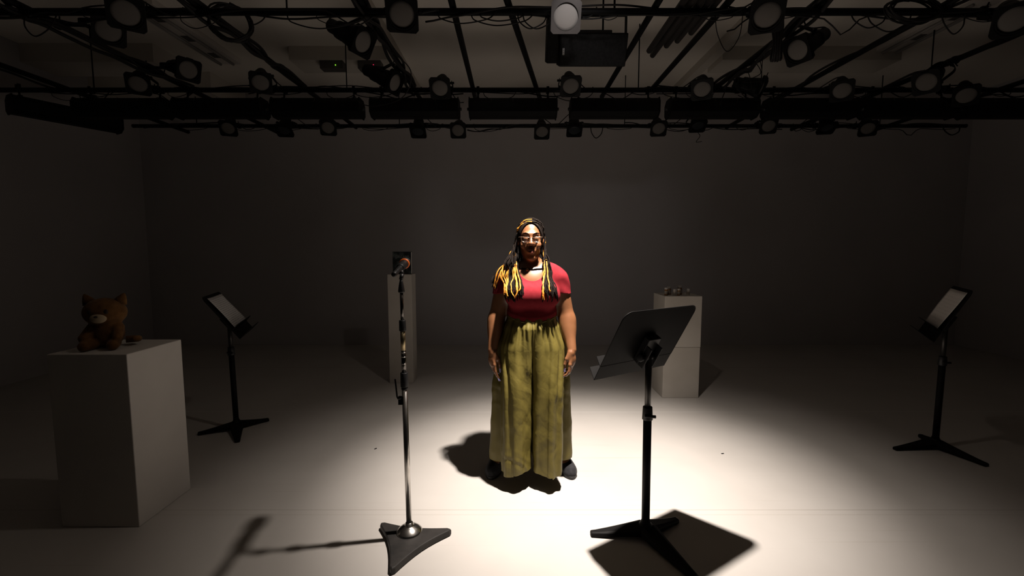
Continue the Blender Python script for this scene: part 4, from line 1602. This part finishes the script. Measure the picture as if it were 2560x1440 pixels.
# shoes and dark socks
for s in (-1, 1):
    MB().cyl((s * .214, .088, .17), (s * .226, .086, .05), .046, .042, 20).build('sock', soot, person, None, 0, 'black sock')
for s in (-1, 1):
    fs_ = Field()
    fs_.add(ell((0, -.040, .030), (.050, .078, .047)), .02)
    fs_.add(ell((0, .040, .034), (.044, .080, .052)), .03)
    fs_.add(ell((0, .062, .10), (.031, .040, .055)), .015, -1)
    xs, ys, zs = np.arange(-.06, .061, .004), np.arange(-.13, .14, .004), np.arange(.008, .10, .004)
    gd = np.maximum(fs_.grid(xs, ys, zs), .018 - zs[None, None, :]).astype(np.float32)
    SM_ = Matrix.Translation((s * .243, .064, 0)) @ Matrix.Rotation(s * .16, 4, 'Z')
    sh_ = put('shoe', nets(gd, xs, ys, zs, 'shoe_upper'), suede, person, SM_)
    outline = []
    for k in range(40):
        a = 2 * PI * k / 40
        wx = .052 if math.sin(a) < 0 else .046
        outline.append((wx * math.cos(a) * (1 - .10 * max(0, math.sin(a))), .122 * math.sin(a)))
    MB().prism(outline, 0.0, .021).build('sole', soot, sh_, None, .003, 'black rubber sole')

# nails
for c, d_, nr, sd_, w_, l_ in nails:
    sd_ = nr.cross(d_).normalized()
    Mx = Matrix.Translation(c) @ Matrix((sd_, d_, nr)).transposed().to_4x4()
    q = MB()
    vs, fs = [], []
    for i in range(7):
        u = i / 6
        ww = w_ * (1 - .12 * u - .75 * max(0, u - .6) / .4 * .8)
        for k in range(5):
            x = -1 + k * .5
            vs.append((x * ww, u * l_, .0011 * (1 - x * x) - .001 * u * u))
        for k in range(5):
            x = -1 + k * .5
            vs.append((x * ww, u * l_, .0011 * (1 - x * x) - .001 * u * u - .0012))
    for i in range(6):
        for k in range(4):
            a = i * 10 + k
            fs.append((a, a + 1, a + 11, a + 10))
            fs.append((a + 5, a + 15, a + 16, a + 6))
        for a, b_ in ((0, 5), (4, 9)):
            fs.append((i * 10 + a, i * 10 + 10 + a, i * 10 + 10 + b_, i * 10 + b_))
    fs.append((0, 5, 6, 7, 8, 9, 4, 3, 2, 1))
    fs.append((60, 61, 62, 63, 64, 69, 68, 67, 66, 65))
    q.add(vs, fs, True, Mx)
    q.build('fingernail', nailm, person, None, 0, 'long lavender fingernail')

# eyes, brows, glasses, necklace
brow_m = principled('brow_hair', (.022, .010, .006), .8, spec=.1)
eye_m = principled('eye_dark', (.03, .018, .012), .15)
eye_w = principled('eye_white', (.30, .25, .21), .25)
for s in (-1, 1):
    e = MB().ball((hx + s * .032, -.0782, 1.536), .01505, 14).build('eye', eye_w, person, None, 0, 'lowered eye')
    MB().ball((hx + s * .032, -.0905, 1.5325), (.0082, .0036, .0078), 8).build('iris', eye_m, e)
    q = MB()
    pts = [(hx + s * .012, -.0905, 1.5605), (hx + s * .022, -.0925, 1.5680), (hx + s * .034, -.0900, 1.5715), (hx + s * .046, -.0835, 1.5690), (hx + s * .056, -.0740, 1.5625)]
    q.tube(pts, [.0020, .0030, .0031, .0024, .0010], 8)
    q.build('eyebrow', brow_m, person)
gl = put('glasses', MB().tube([(hx - .010, -.1115, 1.540), (hx, -.1135, 1.5425), (hx + .010, -.1115, 1.540)], .0014, 8).mesh('glasses_bridge'), M['dark_chrome'], person)
gl['label'] = 'thin glasses with upswept corners'
rim_m = mottle(principled('rim_metal', (.2, .13, .09), .25, metal=.7), (.17, .11, .075), (.26, .18, .13), 30, 2)
glass = bpy.data.materials.new('spectacle_glass')
glass.use_nodes = True
nt = glass.node_tree
nt.nodes.clear()
out = nt.nodes.new('ShaderNodeOutputMaterial')
mixn = nt.nodes.new('ShaderNodeMixShader')
trn = nt.nodes.new('ShaderNodeBsdfTransparent')
glo = nt.nodes.new('ShaderNodeBsdfGlossy')
glo.inputs['Roughness'].default_value = .03
mixn.inputs[0].default_value = .05
nt.links.new(trn.outputs[0], mixn.inputs[1])
nt.links.new(glo.outputs[0], mixn.inputs[2])
nt.links.new(mixn.outputs[0], out.inputs['Surface'])
for s in (-1, 1):
    ring = []
    for k in range(36):
        a = 2 * PI * k / 36
        rx = .0265
        rz = .0110 if math.sin(a) > 0 else .0190
        x = math.copysign(abs(math.cos(a)) ** .8, math.cos(a)) * rx
        z = math.copysign(abs(math.sin(a)) ** .8, math.sin(a)) * rz
        if x > .008 and z > -.004:
            z += (x - .008) * .28
        ring.append((hx + s * (.0335 + x), -.1090 + .10 * abs(x + .01) * (x > -.01), 1.5335 + z))
    r_ = MB().tube(ring, [.0013 if math.sin(2 * PI * k / 36) < 0 else .0022 for k in range(36)], 8, None, True)
    r_.build('rim', rim_m, gl)
    c0 = Vector((hx + s * .0335, -.1085, 1.5335))
    q = MB()
    n = len(ring)
    vs = [c0] + [Vector(p) for p in ring]
    q.add(vs + [v + Vector((0, .0012, 0)) for v in vs], [(0, i + 1, (i + 1) % n + 1) for i in range(n)] + [(n + 1, n + 2 + (i + 1) % n, n + 2 + i) for i in range(n)] +
          [(i + 1, n + 2 + i, n + 2 + (i + 1) % n, (i + 1) % n + 1) for i in range(n)], True)
    q.build('lens', glass, gl, None, 0, 'clear spectacle lens')
    q = MB()
    q.tube([(hx + s * .058, -.103, 1.545), (hx + s * .068, -.094, 1.5455), (hx + s * .075, -.06, 1.545), (hx + s * .079, .01, 1.54)], .0016, 8)
    q.build('temple', rim_m, gl)
    MB().ball((hx + s * .0595, -.1045, 1.5465), .0022, 6).build('hinge', rim_m, gl)
q = MB()
ck = []
for k in range(48):
    a = 2 * PI * k / 48
    zc = 1.372 - .022 * max(0, -math.sin(a))
    rr = np.arange(.045, .13, .001)
    dd = body.at(rr * math.cos(a), .018 + rr * math.sin(a), np.full(rr.shape, zc))
    ro = rr[min(int(np.argmax(dd > .003)), 60)] if (dd > .003).any() else .07
    ck.append((ro * math.cos(a), .018 + ro * math.sin(a), zc + .0015 * math.sin(a * 9)))
q.tube(ck, .0042, 8, None, True)
nk = q.build('necklace', black_hair, person, None, 0, 'dark beaded choker')
MB().ball((ck[33][0], ck[33][1] - .006, ck[33][2] - .006), (.009, .004, .009), 8).build('pendant', M['brass'], nk)

# hair: a close cap of hair on the scalp, and locs over it and down on the chest
fh = Field()
fh.add(ell((hx, .014, 1.560), (.0835, .102, .1045)), .02)
fh.add(ell((hx, .062, 1.48), (.074, .052, .085)), .04)
xs, ys, zs = np.arange(-.115, .10, .003), np.arange(-.10, .135, .003), np.arange(1.37, 1.68, .003)
hd = fh.grid(xs, ys, zs)
X_, Y_, Z_ = xs[:, None, None] - hx, ys[None, :, None], zs[None, None, :]
face = (np.sqrt((X_ / .0690) ** 2 + ((Z_ - 1.515) / .1180) ** 2) - 1) * .07
hd = np.maximum(hd, np.minimum(1, -np.maximum(face, Y_ - .0))).astype(np.float32)
hair = put('hair', nets(hd, xs, ys, zs, 'scalp_hair'), black_hair, person, None, 0, 'black hair parted in the middle')

rn = random.Random(5)
full = Field()
full.p = list(body.p)


def outside(x, y, z):
    d = full.at(x, y, z)
    t = torso.at(x, y, z) - .0075
    u = sleeve.at(x, y, z) - .0095
    m_ = (z < 1.40)
    return np.where(m_, np.minimum(d, np.minimum(t, u)), d)


def loc_mesh(pts, r0, seed):
    P = [Vector(p) for p in pts]
    out = []
    n = len(P) - 1
    m_ = 42
    for k in range(m_ + 1):
        u = k / m_ * n
        i = min(int(u), n - 1)
        f = u - i
        p0, p1, p2, p3 = P[max(i - 1, 0)], P[i], P[i + 1], P[min(i + 2, n)]
        q_ = .5 * ((2 * p1) + (p2 - p0) * f + (2 * p0 - 5 * p1 + 4 * p2 - p3) * f * f + (3 * p1 - p0 - 3 * p2 + p3) * f ** 3)
        w_ = min(1.0, k / 8)
        q_ += Vector((noise.noise(q_ * 46 + Vector((seed, 0, 0))), noise.noise(q_ * 46 + Vector((0, seed, 0))) * .6, 0)) * .0125 * w_
        out.append(q_)
    return out


locs = []
# on the scalp: from the parting over the head to the sides
for s in (-1, 1):
    for k in range(7):
        u = k / 6
        y0 = -.056 + .135 * u
        pts = []
        for g in range(5):
            th = math.radians(4 + 90 * g / 4) if s > 0 else math.radians(-2 + 96 * g / 4)
            yy = y0 + .050 * (g / 4) ** 1.3
            cyl = math.sqrt(max(.05, 1 - ((yy - .014) / .104) ** 2))
            pts.append((hx + .004 * math.cos(th) + s * .0850 * cyl * math.sin(th), yy, 1.560 + .1065 * cyl * math.cos(th)))
        locs.append((pts, (.0046 if k > 1 else .0036), (s < 0 and k in (0, 1)), 'scalp'))
# hanging in front
for k in range(44):
    u = (k * .618) % 1.0
    v = rn.random()
    ex = -(.062 + .165 * u)
    ez = 1.150 + .10 * v * (1 - .4 * abs(u - .45))
    pts = [(hx - .078 - .006 * rn.random(), -.01 + .09 * v, 1.585 - .07 * rn.random()),
           (hx - .086 - .020 * rn.random(), -.020 + .07 * v, 1.485),
           (hx - .082 - .075 * u, -.060 + .07 * v, 1.400),
           (-.078 - .122 * u, -.105 + .04 * v, 1.32),
           (ex * .55 - .034 - .070 * u + .03 * (rn.random() - .5), -.17, 1.245),
           (ex + .02 * (rn.random() - .5), -.19, ez)]
    locs.append((pts, .0035 + .0012 * rn.random(), k % 5 == 1, 'left'))
for k in range(24):
    u = (k * .618) % 1.0
    v = rn.random()
    ex = .055 + .125 * u
    ez = 1.150 + .11 * v - .015 * u
    pts = [(hx + .078 + .004 * rn.random(), .0 + .07 * v, 1.575 - .06 * rn.random()),
           (hx + .082 + .012 * rn.random(), -.015 + .06 * v, 1.485),
           (hx + .080 + .034 * u, -.055 + .06 * v, 1.405),
           (.064 + .062 * u, -.105 + .03 * v, 1.32),
           (.058 + .095 * u + .02 * (rn.random() - .5), -.17, 1.235),
           (ex, -.19, ez)]
    locs.append((pts, .0034 + .0012 * rn.random(), k in (5, 13, 20), 'right'))
for k in range(12):
    u = (k * .618) % 1.0
    yy = -.055 + .12 * ((k * .37) % 1.0)
    pts = [(hx - .078, .01 + .07 * u, 1.56), (hx - .098 - .012 * u, .02 + yy * .4, 1.475), (-.128 - .022 * u, yy, 1.405), (-.165 - .030 * u, yy * 1.1, 1.335), (-.205 - .034 * u, yy - .02, 1.255 - .03 * u)]
    locs.append((pts, .0040, k in (3, 9), 'side'))
# behind the shoulders, filling the sides of the neck
for s in (-1, 1):
    for k in range(3):
        u = k / 2
        pts = [(hx + s * (.074 - .05 * u), .03 + .07 * u, 1.56), (hx + s * (.086 - .045 * u), .055 + .05 * u, 1.47), (s * (.095 - .03 * u), .075 + .03 * u, 1.39), (s * (.105 - .03 * u), .105, 1.28), (s * (.10 - .02 * u), .125, 1.20)]
        locs.append((pts, .0058, False, 'back'))
cl_ = [loc_mesh(p, r, i * 1.7) for i, (p, r, o_, w_) in enumerate(locs)]
A = np.array([[tuple(q_) for q_ in c_] for c_ in cl_])
R_ = np.array([r for p, r, o_, w_ in locs])[:, None]
hang = np.array([w_ != 'scalp' for p, r, o_, w_ in locs])
layer = np.array([1.0 if o_ else rn.random() * .85 for p, r, o_, w_ in locs])[:, None]
for it in range(14):
    x, y, z = A[..., 0], A[..., 1], A[..., 2]
    d = outside(x, y, z)
    e = .002
    g = np.stack([outside(x + e, y, z) - d, outside(x, y + e, z) - d, outside(x, y, z + e) - d], -1) / e
    g /= np.linalg.norm(g, axis=-1, keepdims=True) + 1e-9
    want = R_ + .001 + .016 * layer * (A[..., 2] < 1.44)
    # drape: pull loose ends back to the cloth, push buried points out
    mv = np.where(d < want, want - d, np.where((A[..., 2] < 1.36), np.maximum(want - d, -.012), 0))
    mv = mv * hang[:, None]
    A = A + g * mv[..., None] * .8
    S_ = A.copy()
    S_[:, 1:-1] = .25 * A[:, :-2] + .5 * A[:, 1:-1] + .25 * A[:, 2:]
    if it in (2, 6):
        A = np.where(hang[:, None, None], S_, A)
for i, (p, r, o_, w_) in enumerate(locs):
    n = A.shape[1]
    rad = [r * (1 + .22 * math.sin(k * 2.3 + i)) * (1 - .45 * max(0, k - n + 5) / 5) for k in range(n)]
    MB().tube([tuple(q_) for q_ in A[i]], rad, 8).build('dreadlock', orange_hair if o_ else black_hair, hair, None, 0, 'orange dreadlock' if o_ else None)
